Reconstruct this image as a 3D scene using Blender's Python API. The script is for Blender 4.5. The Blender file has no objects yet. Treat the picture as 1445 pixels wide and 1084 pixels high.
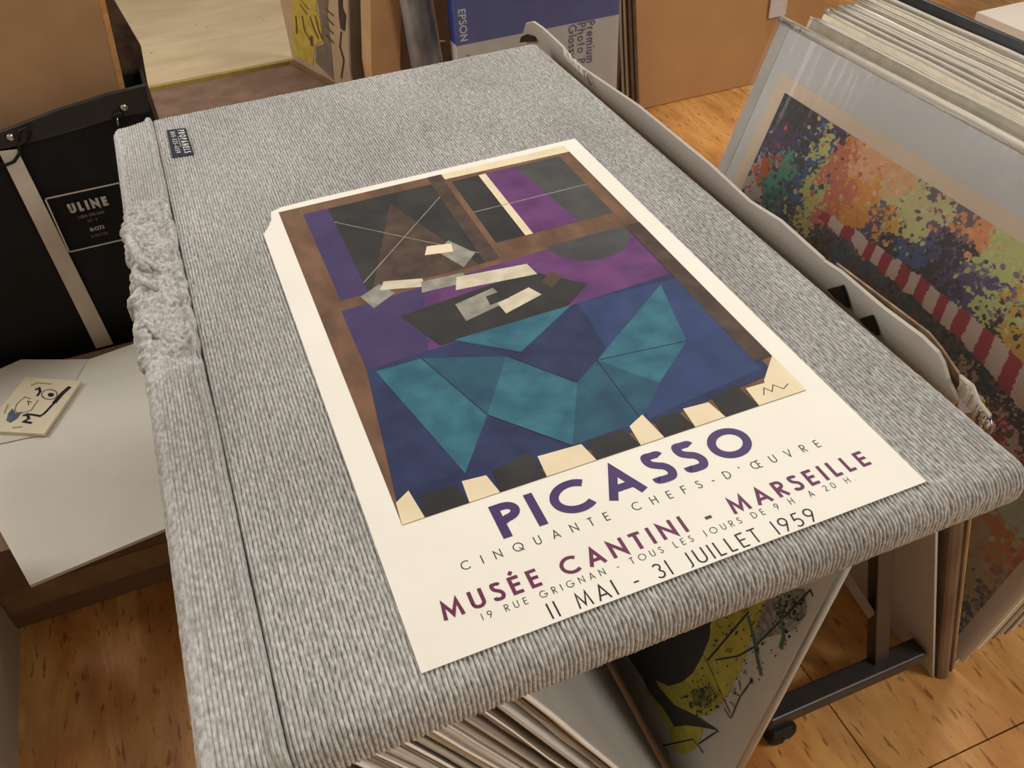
import bpy, math, random
import numpy as np
from mathutils import Vector, Matrix, noise
random.seed(7); rng = np.random.default_rng(11)
scene = bpy.context.scene
COL = scene.collection

# ---------------------------------------------------------------- camera
F_PX, IW, IH = 1244.37, 1445, 1084
ROT = np.array([[0.9272215902, 0.2806470500, -0.2479866043],
                [-0.3715846043, 0.6067483413, -0.7026957608],
                [-0.0467440314, 0.7437026849, 0.6668742851]])
# columns of ROT^T are the camera axes; rows map camera vectors to world

CAMP = np.array([0, 0, 1.25153])

def ray(p):
    return ROT @ np.array([(p[0]-IW/2)/F_PX, -(p[1]-IH/2)/F_PX, -1.0])
def on_z(p, z):
    r = ray(p); return CAMP + r*((z-CAMP[2])/r[2])
def on_plane(p, pt, nn):
    r = ray(p); return CAMP + r*(((np.array(pt)-CAMP)@nn)/(r@nn))
def on_y(p, y):
    return on_plane(p, (0, y, 0), np.array([0, 1.0, 0]))

cam_d = bpy.data.cameras.new('camera'); cam = bpy.data.objects.new('camera', cam_d); COL.objects.link(cam)
cam_d.sensor_fit = 'HORIZONTAL'; cam_d.sensor_width = 36; cam_d.lens = 36*F_PX/IW; cam_d.clip_start = .02
m = Matrix([list(ROT[i])+[CAMP[i]] for i in range(3)]+[[0, 0, 0, 1]])
cam.matrix_world = m
scene.camera = cam
scene.view_settings.view_transform = 'Standard'; scene.view_settings.look = 'None'
scene.view_settings.gamma = 1; scene.view_settings.exposure = -0.3
try: scene.view_settings.use_curve_mapping = False
except Exception: pass

# ---------------------------------------------------------------- materials
def lin(c):
    c = c/255.0
    return c/12.92 if c <= .04045 else ((c+.055)/1.055)**2.4
def C(*rgb): return (lin(rgb[0]), lin(rgb[1]), lin(rgb[2]), 1)

_mats = {}
def mat(name, col, col2=None, rough=.7, scale=30, bump=0, bscale=None, metal=0, spec=.3, stretch=(1, 1, 1), detail=4, contrast=(.35, .65)):
    if name in _mats: return _mats[name]
    mt = bpy.data.materials.new(name); mt.use_nodes = True; nt = mt.node_tree; b = nt.nodes['Principled BSDF']
    b.inputs['Roughness'].default_value = rough; b.inputs['Metallic'].default_value = metal
    b.inputs['Specular IOR Level'].default_value = spec
    tc = nt.nodes.new('ShaderNodeTexCoord'); mp = nt.nodes.new('ShaderNodeMapping'); mp.inputs['Scale'].default_value = stretch
    nt.links.new(tc.outputs['Object'], mp.inputs['Vector'])
    n = nt.nodes.new('ShaderNodeTexNoise'); n.inputs['Scale'].default_value = scale; n.inputs['Detail'].default_value = detail
    nt.links.new(mp.outputs[0], n.inputs['Vector'])
    r = nt.nodes.new('ShaderNodeValToRGB'); r.color_ramp.elements[0].position = contrast[0]; r.color_ramp.elements[1].position = contrast[1]
    r.color_ramp.elements[0].color = C(*col); r.color_ramp.elements[1].color = C(*(col2 or [min(255, c*1.05) for c in col]))
    nt.links.new(n.outputs['Fac'], r.inputs[0]); nt.links.new(r.outputs[0], b.inputs['Base Color'])
    if bump:
        n2 = nt.nodes.new('ShaderNodeTexNoise'); n2.inputs['Scale'].default_value = bscale or scale*2; n2.inputs['Detail'].default_value = 5
        nt.links.new(mp.outputs[0], n2.inputs['Vector'])
        bp = nt.nodes.new('ShaderNodeBump'); bp.inputs['Strength'].default_value = 1; bp.inputs['Distance'].default_value = bump
        nt.links.new(n2.outputs['Fac'], bp.inputs['Height']); nt.links.new(bp.outputs[0], b.inputs['Normal'])
    _mats[name] = mt
    return mt

def mat_vcol(name, rough=.6, spec=.3, bump=0):
    if name in _mats: return _mats[name]
    mt = bpy.data.materials.new(name); mt.use_nodes = True; nt = mt.node_tree; b = nt.nodes['Principled BSDF']
    b.inputs['Roughness'].default_value = rough; b.inputs['Specular IOR Level'].default_value = spec
    a = nt.nodes.new('ShaderNodeAttribute'); a.attribute_name = 'pigment'
    nt.links.new(a.outputs['Color'], b.inputs['Base Color'])
    _mats[name] = mt
    return mt

def mat_plastic(name, gloss=.25, tint=(255, 255, 255), rough=.12, bump=.002, scale=12, stretch=(1, 1, 1), haze=.12, hazecol=(225, 225, 222)):
    """clear polypropylene film: mostly transparent, part mirror-like, a little milky"""
    if name in _mats: return _mats[name]
    mt = bpy.data.materials.new(name); mt.use_nodes = True; nt = mt.node_tree
    nt.nodes.remove(nt.nodes['Principled BSDF']); out = nt.nodes['Material Output']
    tr = nt.nodes.new('ShaderNodeBsdfTransparent'); tr.inputs[0].default_value = C(*tint)
    gl = nt.nodes.new('ShaderNodeBsdfGlossy'); gl.inputs['Roughness'].default_value = rough
    df = nt.nodes.new('ShaderNodeBsdfDiffuse'); df.inputs[0].default_value = C(*hazecol)
    m1 = nt.nodes.new('ShaderNodeMixShader'); m1.inputs[0].default_value = haze
    m2 = nt.nodes.new('ShaderNodeMixShader')
    lw = nt.nodes.new('ShaderNodeLayerWeight'); lw.inputs['Blend'].default_value = gloss
    tc = nt.nodes.new('ShaderNodeTexCoord'); mp = nt.nodes.new('ShaderNodeMapping'); mp.inputs['Scale'].default_value = stretch
    n = nt.nodes.new('ShaderNodeTexNoise'); n.inputs['Scale'].default_value = scale; n.inputs['Detail'].default_value = 3
    bp = nt.nodes.new('ShaderNodeBump'); bp.inputs['Distance'].default_value = bump; bp.inputs['Strength'].default_value = 1
    L = nt.links.new
    L(tc.outputs['Object'], mp.inputs[0]); L(mp.outputs[0], n.inputs[0]); L(n.outputs['Fac'], bp.inputs['Height'])
    L(bp.outputs[0], gl.inputs['Normal']); L(bp.outputs[0], lw.inputs['Normal'])
    L(tr.outputs[0], m1.inputs[1]); L(df.outputs[0], m1.inputs[2])
    L(lw.outputs['Fresnel'], m2.inputs[0]); L(m1.outputs[0], m2.inputs[1]); L(gl.outputs[0], m2.inputs[2])
    L(m2.outputs[0], out.inputs['Surface'])
    _mats[name] = mt
    return mt

# ---------------------------------------------------------------- mesh helpers
def tagp(o, label=None, cat=None, group=None, kind=None):
    if label: o['label'] = label
    if cat: o['category'] = cat
    if group: o['group'] = group
    if kind: o['kind'] = kind
    return o
def link(name, verts, faces, mats, parent=None, midx=None, smooth=False):
    me = bpy.data.meshes.new(name); me.from_pydata([tuple(map(float, v)) for v in verts], [], faces)
    if not isinstance(mats, (list, tuple)): mats = [mats]
    for mm in mats: me.materials.append(mm)
    if midx is not None:
        for p, i in zip(me.polygons, midx): p.material_index = i
    if smooth: me.polygons.foreach_set('use_smooth', [True]*len(me.polygons))
    me.update()
    o = bpy.data.objects.new(name, me); COL.objects.link(o)
    if parent is not None: o.parent = parent
    return o
def empty(name, loc=(0, 0, 0), **k):
    o = bpy.data.objects.new(name, None); COL.objects.link(o); o.location = loc
    tagp(o, **k); return o

class MB:
    def __init__(s): s.v = []; s.f = []; s.m = []
    def add(s, V, Fs, mi=0):
        b = len(s.v); s.v += [tuple(map(float, v)) for v in V]
        for f in Fs: s.f.append([i+b for i in f]); s.m.append(mi)
    def poly(s, P, mi=0): s.add(P, [list(range(len(P)))], mi)
    def slab(s, P, off, mi=0):
        """polygon P (3D) extruded by vector off"""
        n = len(P); P = [np.array(p, float) for p in P]; off = np.array(off, float)
        V = P+[p+off for p in P]
        nrm = np.zeros(3)
        for i in range(n): nrm += np.cross(P[i], P[(i+1) % n])
        flip = nrm@off > 0
        a = list(range(n)); b = list(range(n, 2*n))
        fs = [a[::-1] if flip else a, b if flip else b[::-1]]
        for i in range(n):
            j = (i+1) % n
            fs.append([i, j, n+j, n+i] if flip else [j, i, n+i, n+j])
        s.add(V, fs, mi)
    def box(s, lo, hi, mi=0, bev=0):
        (x0, y0, z0), (x1, y1, z1) = lo, hi
        s.slab([(x0, y0, z0), (x1, y0, z0), (x1, y1, z0), (x0, y1, z0)], (0, 0, z1-z0), mi)
    def tube(s, pts, r, n=10, mi=0, cap=True):
        pts = [np.array(p, float) for p in pts]; rings = []
        if not hasattr(r, '__len__'): r = [r]*len(pts)
        for i, p in enumerate(pts):
            d = pts[min(i+1, len(pts)-1)]-pts[max(i-1, 0)]; d /= np.linalg.norm(d)
            a = np.cross(d, (0, 0, 1)) if abs(d[2]) < .9 else np.cross(d, (0, 1, 0)); a /= np.linalg.norm(a); b = np.cross(d, a)
            rings.append([p+r[i]*(math.cos(2*math.pi*k/n)*a+math.sin(2*math.pi*k/n)*b) for k in range(n)])
        V = [v for R in rings for v in R]; Fs = []
        for i in range(len(pts)-1):
            for k in range(n):
                k2 = (k+1) % n; Fs.append([i*n+k, i*n+k2, (i+1)*n+k2, (i+1)*n+k])
        if cap: Fs.append(list(range(n))[::-1]); Fs.append([(len(pts)-1)*n+k for k in range(n)])
        s.add(V, Fs, mi)
    def bar(s, a, b, w, h, up=(0, 0, 1), mi=0):
        a = np.array(a, float); b = np.array(b, float); d = (b-a)/np.linalg.norm(b-a)
        sd = np.cross(d, up); sd /= np.linalg.norm(sd); u = np.cross(sd, d)
        P = [a+sd*w/2*i+u*h/2*j for i, j in ((-1, -1), (1, -1), (1, 1), (-1, 1))]
        s.slab(P, b-a, mi)
    def build(s, name, mats, parent=None, smooth=False, bevel=0, **k):
        o = link(name, s.v, s.f, mats, parent, s.m, smooth)
        if bevel:
            bv = o.modifiers.new('bevel', 'BEVEL'); bv.width = bevel; bv.segments = 2; bv.limit_method = 'ANGLE'
        return tagp(o, **k)

def subdiv_grid(name, P00, P10, P01, nu, nv, fn, material, parent=None, attr=True, smooth=False):
    """flat sheet surface P00 + u*(P10-P00) + v*(P01-P00) with pigment colour array fn (nv+1, nu+1, 3) in sRGB 0..255"""
    P00, P10, P01 = map(lambda p: np.array(p, float), (P00, P10, P01))
    u = np.linspace(0, 1, nu+1); v = np.linspace(0, 1, nv+1); U, V = np.meshgrid(u, v)
    P = P00+U[..., None]*(P10-P00)+V[..., None]*(P01-P00)
    idx = np.arange((nu+1)*(nv+1)).reshape(nv+1, nu+1)
    Fa = np.stack([idx[:-1, :-1], idx[:-1, 1:], idx[1:, 1:], idx[1:, :-1]], -1).reshape(-1, 4)
    me = bpy.data.meshes.new(name)
    me.vertices.add(P.size//3); me.vertices.foreach_set('co', P.reshape(-1))
    me.loops.add(Fa.size); me.loops.foreach_set('vertex_index', Fa.reshape(-1))
    me.polygons.add(len(Fa)); me.polygons.foreach_set('loop_start', np.arange(0, Fa.size, 4)); me.polygons.foreach_set('loop_total', np.full(len(Fa), 4))
    me.update(calc_edges=True); me.materials.append(material)
    if fn is not None:
        c = fn.reshape(-1, 3)/255.0; c = np.where(c <= .04045, c/12.92, ((c+.055)/1.055)**2.4)
        at = me.color_attributes.new('pigment', 'FLOAT_COLOR', 'POINT')
        at.data.foreach_set('color', np.concatenate([c, np.ones((len(c), 1))], 1).astype(np.float32).reshape(-1))
    if smooth: me.polygons.foreach_set('use_smooth', [True]*len(me.polygons))
    o = bpy.data.objects.new(name, me); COL.objects.link(o)
    if parent is not None: o.parent = parent
    return o

# raster canvas used as pigment of painted surfaces
def vnoise(h, w, cell, seed):
    r = np.random.default_rng(seed); gh, gw = int(h/cell)+3, int(w/cell)+3
    g = r.random((gh, gw)); y = np.arange(h)/cell; x = np.arange(w)/cell
    yi = y.astype(int); xi = x.astype(int); fy = y-yi; fx = x-xi; fy = fy*fy*(3-2*fy); fx = fx*fx*(3-2*fx)
    a = g[yi][:, xi]; b = g[yi][:, xi+1]; c = g[yi+1][:, xi]; d = g[yi+1][:, xi+1]
    fy = fy[:, None]; fx = fx[None]
    return (a*(1-fx)+b*fx)*(1-fy)+(c*(1-fx)+d*fx)*fy
def inpoly(X, Y, P):
    r = np.zeros(X.shape, bool); n = len(P)
    for i in range(n):
        x0, y0 = P[i]; x1, y1 = P[(i+1) % n]
        if y0 == y1: continue
        c = ((y0 > Y) != (y1 > Y)) & (X < (x1-x0)*(Y-y0)/(y1-y0)+x0)
        r ^= c
    return r

# ---------------------------------------------------------------- lettering: monoline geometric capitals
def arc(cx, cy, rx, ry, a0, a1, n=14):
    return [(cx+rx*math.cos(math.radians(a0+(a1-a0)*i/n)), cy+ry*math.sin(math.radians(a0+(a1-a0)*i/n))) for i in range(n+1)]
def spline(P, k=5):
    out = []
    Q = [P[0]]+list(P)+[P[-1]]
    for i in range(1, len(Q)-2):
        p0, p1, p2, p3 = [np.array(q) for q in Q[i-1:i+3]]
        for j in range(k):
            t = j/k; out.append(tuple(.5*((2*p1)+(-p0+p2)*t+(2*p0-5*p1+4*p2-p3)*t*t+(-p0+3*p1-3*p2+p3)*t**3)))
    out.append(tuple(P[-1])); return out
def glyph(ch, h):
    """centre-line strokes inside a box of cap height 1; h = half stroke; returns strokes, width"""
    a, b = h, 1-h
    if ch == 'A': return [[(.03+h*.4, 0), (.38, 1-h*1.2), (.73-h*.4, 0)], [(.16, .3), (.6, .3)]], .76
    if ch == 'B': return [[(a, 0), (a, 1)], [(a, b), (.26, b)]+arc(.26, .76, .16, b-.76, 90, -90)+[(a, .52)], [(a, .52), (.3, .52)]+arc(.3, (.52+a)/2, .2-h*.3, (.52-a)/2, 90, -90)+[(a, a)]], .52
    if ch == 'C': return [arc(.5, .5, .5-h, .5-h, 48, 312, 26)], .86
    if ch == 'D': return [[(a, a), (a, b), (.24, b)]+arc(.24, .5, .48-h, .5-h, 90, -90, 18)+[(a, a), (a, .1)]], .74
    if ch == 'E': return [[(a, 0), (a, 1)], [(a, b), (.46, b)], [(a, .52), (.44, .52)], [(a, a), (.46, a)]], .48
    if ch == 'F': return [[(a, 0), (a, 1)], [(a, b), (.46, b)], [(a, .52), (.42, .52)]], .47
    if ch == 'G': return [arc(.5, .5, .5-h, .5-h, 45, 352, 26)+[(1-h, .46), (.55, .46)]], 1.0
    if ch == 'H': return [[(a, 0), (a, 1)], [(.64-h, 0), (.64-h, 1)], [(a, .52), (.64-h, .52)]], .64
    if ch == 'I': return [[(a, 0), (a, 1)]], 2*h
    if ch == 'J': return [[(.26-h, 1), (.26-h, .18)]+arc(.1, .18, .16-h, .18-h*.5, 0, -110, 8)], .28
    if ch == 'L': return [[(a, 1), (a, 0)], [(a, a), (.4, a)]], .42
    if ch == 'M': return [[(.04+h*.6, 0), (.18, b-h*.6), (.45, .1+h), (.72, b-h*.6), (.86-h*.6, 0)]], .9
    if ch == 'N': return [[(a, 0), (a, b-.04), (.72-h, .04+a), (.72-h, 1)]], .72
    if ch == 'O': return [arc(.5, .5, .5-h, .5-h, 0, 360, 36)], 1.0
    if ch == 'P': return [[(a, 0), (a, 1)], [(a, b), (.26, b)]+arc(.26, .71, .24-h*.5, b-.71, 90, -90)+[(a, .42+h*.3)]], .5
    if ch == 'Q': return [arc(.5, .5, .5-h, .5-h, 0, 360, 36), [(.55, .38), (.95, 0)]], 1.0
    if ch == 'R': return [[(a, 0), (a, 1)], [(a, b), (.26, b)]+arc(.26, .72, .23-h*.5, b-.72, 90, -90)+[(a, .45)], [(.22, .45), (.52-h*.5, 0)]], .53
    if ch == 'S': return [spline([(.44-h*.4, .82), (.36, .95-h*.6), (.24, 1-h), (.1+h*.3, .9), (.06+h*.5, .77), (.12+h*.3, .64), (.25, .55), (.38-h*.2, .46), (.47-h*.5, .29), (.4-h*.3, .1+h*.3), (.23, h), (.1, .08+h*.5), (.02+h*.6, .23)])], .48
    if ch == 'T': return [[(.25, 0), (.25, 1)], [(0, b), (.5, b)]], .5
    if ch == 'U': return [[(a, 1), (a, .3)]+arc(.31, .31, .31-h, .31-h, 180, 360, 16)+[(.62-h, 1)]], .62
    if ch == 'V': return [[(.02+h*.4, 1), (.35, h*1.2), (.68-h*.4, 1)]], .7
    if ch == 'W': return [[(.02, 1), (.27, h), (.5, .9), (.73, h), (.98, 1)]], 1.0
    if ch == 'X': return [[(.02, 0), (.6, 1)], [(.02, 1), (.6, 0)]], .62
    if ch == 'Y': return [[(.02, 1), (.3, .45), (.58, 1)], [(.3, .48), (.3, 0)]], .6
    if ch == '\u00c9':
        st, w = glyph('E', h); return st+[[(.18, 1.1), (.3, 1.28)]], w
    if ch == '\u0152': return [arc(.42, .5, .42-h, .5-h, 40, 320, 26), [(.72, 0), (.72, 1)], [(.72, b), (1.05, b)], [(.72, .52), (1.02, .52)], [(.72, a), (1.05, a)]], 1.06
    if ch == '0': return [arc(.28, .5, .28-h, .5-h, 0, 360, 28)], .56
    if ch == '1': return [[(a, 0), (a, 1)]], 2*h
    if ch == '2': return [arc(.27, .74, .25-h*.5, .26-h, 170, -30, 14)+[(.06+h, a), (.54, a)]], .56
    if ch == '3': return [arc(.24, .76, .22-h*.5, .24-h, 150, -80, 12), arc(.25, .28, .25-h*.5, .28-h, 85, -150, 14)], .52
    if ch == '4': return [[(.42, 0), (.42, b), (.04, .28), (.56, .28)]], .58
    if ch == '5': return [[(.5, b), (.17, b), (.1, .56)]+arc(.25, .31, .27-h*.5, .31-h, 125, -140, 16)], .54
    if ch == '6': return [[(.38, 1), (.1, .48)], arc(.29, .3, .27-h*.5, .3-h, 0, 360, 20)], .56
    if ch == '7': return [[(0.02, b), (.5, b), (.18, 0)]], .52
    if ch == '8': return [arc(.27, .76, .2, .24-h, 0, 360, 18), arc(.27, .28, .26-h*.5, .28-h, 0, 360, 20)], .54
    if ch == '9': return [arc(.28, .7, .27-h*.5, .3-h, 0, 360, 20), [(.47, .52), (.2, 0)]], .56
    if ch == '-': return [[(0, .36), (.3, .36)]], .3
    if ch == "'": return [[(.06, 1), (.02, .74)]], .1
    if ch == '.': return [[(.02, .06), (.1, .06)]], .12
    if ch == 'a': return [arc(.27, .33, .25-h*.5, .33-h, 0, 360, 18), [(.52, 0), (.52, .66)]], .56
    if ch == 'e': return [[(.04, .33), (.52, .33)]+arc(.28, .33, .26-h*.5, .33-h, 0, 320, 18)], .56
    if ch == 'h': return [[(a, 0), (a, 1)], [(a, .36)]+arc(.26, .38, .26-h, .28-h*.5, 180, 0, 10)+[(.52-h, 0)]], .54
    if ch == 'i': return [[(a, 0), (a, .66)], [(a, .82), (a, .94)]], 2*h
    if ch == 'l': return [[(a, 0), (a, 1)]], 2*h
    if ch == 'm': return [[(a, 0), (a, .66)], [(a, .36)]+arc(.2, .4, .2-h*.5, .26-h*.5, 180, 0, 8)+[(.4-h*.5, 0)], arc(.6-h*.5, .4, .2-h*.5, .26-h*.5, 180, 0, 8)+[(.8-h, 0)]], .82
    if ch == 'o': return [arc(.29, .33, .28-h*.5, .33-h, 0, 360, 18)], .58
    if ch == 'p': return [[(a, -.3), (a, .66)], arc(.3, .33, .25-h*.5, .33-h, 0, 360, 18)], .58
    if ch == 'r': return [[(a, 0), (a, .66)], [(a, .38)]+arc(.22, .42, .18, .22-h*.5, 180, 60, 6)], .32
    if ch == 's': return [spline([(.34, .54), (.2, .66-h), (.07, .5), (.2, .35), (.36, .19), (.2, h), (.04, .14)])], .4
    if ch == 't': return [[(.15, 0), (.15, .9)], [(0, .62), (.3, .62)]], .32
    if ch == 'u': return [[(a, .66), (a, .26)]+arc(.25, .26, .25-h, .26-h*.5, 180, 360, 8), [(.5-h, 0), (.5-h, .66)]], .52
    if ch == 'y': return [[(.02, .66), (.25, .05)], [(.5, .66), (.13, -.32)]], .52
    return [], .4
def stroke_quads(P, h):
    P = [np.array(p, float) for p in P]
    closed = len(P) > 3 and np.linalg.norm(P[0]-P[-1]) < 1e-6
    Ls, Rs = [], []
    n = len(P)
    for i in range(n):
        if closed: p0 = P[i-1] if i > 0 else P[-2]; p2 = P[i+1] if i < n-1 else P[1]
        else: p0 = P[max(i-1, 0)]; p2 = P[min(i+1, n-1)]
        d1 = P[i]-p0; d2 = p2-P[i]
        l1 = np.linalg.norm(d1); l2 = np.linalg.norm(d2)
        d1 = d1/l1 if l1 > 1e-9 else d2/max(l2, 1e-9); d2 = d2/l2 if l2 > 1e-9 else d1
        nn = np.array([-(d1+d2)[1], (d1+d2)[0]]); ln = np.linalg.norm(nn)
        nn = nn/ln if ln > 1e-6 else np.array([-d1[1], d1[0]])
        k = 1/max(.35, abs(nn@np.array([-d1[1], d1[0]])))
        Ls.append(P[i]+nn*h*k); Rs.append(P[i]-nn*h*k)
    return Ls, Rs
seq = [0]
def text(mb, s, map3, x0, y0, cap, width=None, weight=.1, gap=.25, space=.5, mi=0, lay=0, shear=0.0, xs=1.0):
    """lays text on a surface through map3(x, y, layer); width fits the tracking"""
    hs = weight/2; gl = []
    for c in s:
        st, w = glyph(c, hs); k = 1+(xs-1)*(.4 if c in 'OQ' else .8 if c == 'C' else 0 if c in 'I1' else 1)
        gl.append((c, ([[(hs+(p[0]-hs)*k, p[1]) for p in P] for P in st], hs*2+(w-2*hs)*k)))
    if width is not None:
        tot = sum((g[1] if c != ' ' else space) for c, g in gl); gap = (width/cap-tot)/(len(s)-1)
    x = 0; li = 0
    for c, (st, w) in gl:
        if c == ' ': x += space+gap; continue
        for P in st:
            Ls, Rs = stroke_quads(P, hs); n = len(Ls); li = (li+1) % 3
            for i in range(n-1):
                A4 = [Rs[i], Rs[i+1], Ls[i+1], Ls[i]]
                ar = sum(A4[k][0]*A4[(k+1) % 4][1]-A4[(k+1) % 4][0]*A4[k][1] for k in range(4))
                if ar < 0: A4 = [A4[0], A4[1], A4[3], A4[2]] if False else A4[::-1]
                seq[0] = (seq[0]+1) % 20
                mb.add([map3(x0+cap*(x+p[0]+shear*p[1]), y0+cap*p[1], lay+seq[0]*.08) for p in A4], [[0, 1, 2, 3]], mi)
        x += w+gap
    return x*cap
def lines(mb, P, w, map3, lay=0, mi=0):
    Ls, Rs = stroke_quads(P, w/2); n = len(Ls)
    mb.add([map3(p[0], p[1], lay) for p in Ls+Rs], [[n+i, n+i+1, i+1, i] for i in range(n-1)], mi)


# ================================================================ FLOOR
def floor_material():
    mt = bpy.data.materials.new('varnished_plywood'); mt.use_nodes = True; nt = mt.node_tree; b = nt.nodes['Principled BSDF']; L = nt.links.new
    b.inputs['Roughness'].default_value = .38; b.inputs['Specular IOR Level'].default_value = .4
    tc = nt.nodes.new('ShaderNodeTexCoord')
    def nz(sc, stretch, det=4, dist=0):
        mp = nt.nodes.new('ShaderNodeMapping'); mp.inputs['Scale'].default_value = stretch; L(tc.outputs['Object'], mp.inputs[0])
        n = nt.nodes.new('ShaderNodeTexNoise'); n.inputs['Scale'].default_value = sc; n.inputs['Detail'].default_value = det; n.inputs['Distortion'].default_value = dist
        L(mp.outputs[0], n.inputs[0]); return n
    def ramp(src, *st):
        r = nt.nodes.new('ShaderNodeValToRGB'); e = r.color_ramp.elements
        e[0].position, e[0].color = st[0][0], C(*st[0][1]); e[1].position, e[1].color = st[-1][0], C(*st[-1][1])
        for p, c in st[1:-1]:
            q = e.new(p); q.color = C(*c)
        L(src, r.inputs[0]); return r
    big = nz(5, (1, .35, 1), 5, .8)
    r1 = ramp(big.outputs['Fac'], (.3, (184, 124, 64)), (.48, (220, 162, 94)), (.7, (236, 192, 126)))
    fl = nz(85, (1.5, .30, 1), 4, .3)
    r2 = ramp(fl.outputs['Fac'], (.33, (120, 84, 56)), (.40, (255, 255, 255)), (1.0, (255, 255, 255)))
    wv = nz(14, (1, .18, 1), 3, 2.0)
    r3 = ramp(wv.outputs['Fac'], (.35, (205, 180, 150)), (.6, (255, 255, 255)), (1.0, (255, 255, 255)))
    st = nz(2.2, (1, 1, 1), 6, .4)
    r4 = ramp(st.outputs['Fac'], (.35, (150, 135, 120)), (.55, (255, 255, 255)), (1, (255, 255, 255)))
    prev = r1.outputs[0]
    for r in (r2, r3, r4):
        mx = nt.nodes.new('ShaderNodeMixRGB'); mx.blend_type = 'MULTIPLY'; mx.inputs[0].default_value = .62
        L(prev, mx.inputs[1]); L(r.outputs[0], mx.inputs[2]); prev = mx.outputs[0]
    L(prev, b.inputs['Base Color'])
    bp = nt.nodes.new('ShaderNodeBump'); bp.inputs['Distance'].default_value = .0008; L(fl.outputs['Fac'], bp.inputs['Height']); L(bp.outputs[0], b.inputs['Normal'])
    return mt
FM = floor_material(); seam = mat('floor_seam', (38, 24, 14), (60, 40, 24))
# plywood sheets with real gaps, all one floor
mb = MB()
xs = [-2.6, -1.8, -.6, .629, 1.848, 3.6]; ys = [-1.6, -.9, .325, 2.765, 5.2]
for i in range(len(xs)-1):
    for j in range(len(ys)-1):
        g = .0012
        mb.box((xs[i]+g, ys[j]+g, -.018), (xs[i+1]-g, ys[j+1]-g, 0), 0)
mb.box((-2.6, -1.6, -.05), (3.6, 5.2, -.019), 1)
mb.build('floor', [FM, seam], kind='structure')
WALLM = mat('wall_paint', (206, 200, 188), (212, 206, 194), rough=.8, scale=3)
for nm, lo, hi in (('wall_left', (-2.7, -1.7, -.05), (-2.6, 5.3, 2.9)), ('wall_right', (3.6, -1.7, -.05), (3.7, 5.3, 2.9)), ('wall_back', (-2.6, 5.2, -.05), (3.6, 5.3, 2.9)), ('wall_front', (-2.6, -1.7, -.05), (3.6, -1.6, 2.9)), ('ceiling', (-2.7, -1.7, 2.9), (3.7, 5.3, 3.0))):
    mb = MB(); mb.box(lo, hi); mb.build(nm, WALLM, kind='structure')

# ================================================================ CARPETED DISPLAY PANEL
def carpet_material(name, obj_scale=1, ribs=True):
    mt = bpy.data.materials.new(name); mt.use_nodes = True; nt = mt.node_tree; b = nt.nodes['Principled BSDF']; L = nt.links.new
    b.inputs['Roughness'].default_value = .95; b.inputs['Specular IOR Level'].default_value = .08
    b.inputs['Sheen Weight'].default_value = .15; b.inputs['Sheen Roughness'].default_value = .5
    tc = nt.nodes.new('ShaderNodeTexCoord')
    def nz(sc, stretch, det=3):
        mp = nt.nodes.new('ShaderNodeMapping'); mp.inputs['Scale'].default_value = stretch; L(tc.outputs['Object'], mp.inputs[0])
        n = nt.nodes.new('ShaderNodeTexNoise'); n.inputs['Scale'].default_value = sc; n.inputs['Detail'].default_value = det; L(mp.outputs[0], n.inputs[0]); return n
    n1 = nz(1, (290, 170, 290), 2); r = nt.nodes.new('ShaderNodeValToRGB'); e = r.color_ramp.elements
    e[0].position = .33; e[0].color = C(160, 160, 158); e[1].position = .70; e[1].color = C(208, 208, 206); q = e.new(.5); q.color = C(184, 184, 182)
    L(n1.outputs['Fac'], r.inputs[0])
    n2 = nz(7, (1, .6, 1), 4); r2 = nt.nodes.new('ShaderNodeValToRGB'); e = r2.color_ramp.elements
    e[0].position = .3; e[0].color = C(232, 231, 230); e[1].position = .65; e[1].color = C(255, 255, 255); L(n2.outputs['Fac'], r2.inputs[0])
    mx = nt.nodes.new('ShaderNodeMixRGB'); mx.blend_type = 'MULTIPLY'; mx.inputs[0].default_value = 1
    L(r.outputs[0], mx.inputs[1]); L(r2.outputs[0], mx.inputs[2]); L(mx.outputs[0], b.inputs['Base Color'])
    n3 = nz(1, (600, 340, 600), 2)
    bp = nt.nodes.new('ShaderNodeBump'); bp.inputs['Distance'].default_value = .0005; bp.inputs['Strength'].default_value = 1
    L(n3.outputs['Fac'], bp.inputs['Height']); L(bp.outputs[0], b.inputs['Normal'])
    return mt
CARPET = carpet_material('grey_ribbed_carpet')
panel = empty('display_panel', (.25, .83, .655), label='grey ribbed carpet-covered display panel lying flat as a table under the poster', cat='display panel')
def off(o, root):  # keep world position when parenting to an empty that has only a location
    o.parent = root; o.location = -Vector(root.location); return o

Y0, Y1, ZT, ZB, RR = .303, 1.352, .700, .657, .017
def profile():
    P = []
    for a in np.linspace(-90, -180, 7): P.append((Y0+RR+RR*math.cos(math.radians(a)), ZB+RR+RR*math.sin(math.radians(a)), math.cos(math.radians(a)), math.sin(math.radians(a))))
    for a in np.linspace(180, 90, 9): P.append((Y0+RR+RR*math.cos(math.radians(a)), ZT-RR+RR*math.sin(math.radians(a)), math.cos(math.radians(a)), math.sin(math.radians(a))))
    for y in np.linspace(Y0+RR, Y1-RR, 330)[1:-1]: P.append((y, ZT, 0, 1))
    for a in np.linspace(90, 0, 7): P.append((Y1-RR+RR*math.cos(math.radians(a)), ZT-RR+RR*math.sin(math.radians(a)), math.cos(math.radians(a)), math.sin(math.radians(a))))
    for a in np.linspace(0, -90, 5)[1:]: P.append((Y1-RR+RR*math.cos(math.radians(a)), ZB+RR+RR*math.sin(math.radians(a)), math.cos(math.radians(a)), math.sin(math.radians(a))))
    for y in np.linspace(Y1-RR, Y0+RR, 12)[1:-1]: P.append((y, ZB, 0, -1))
    return P
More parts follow.
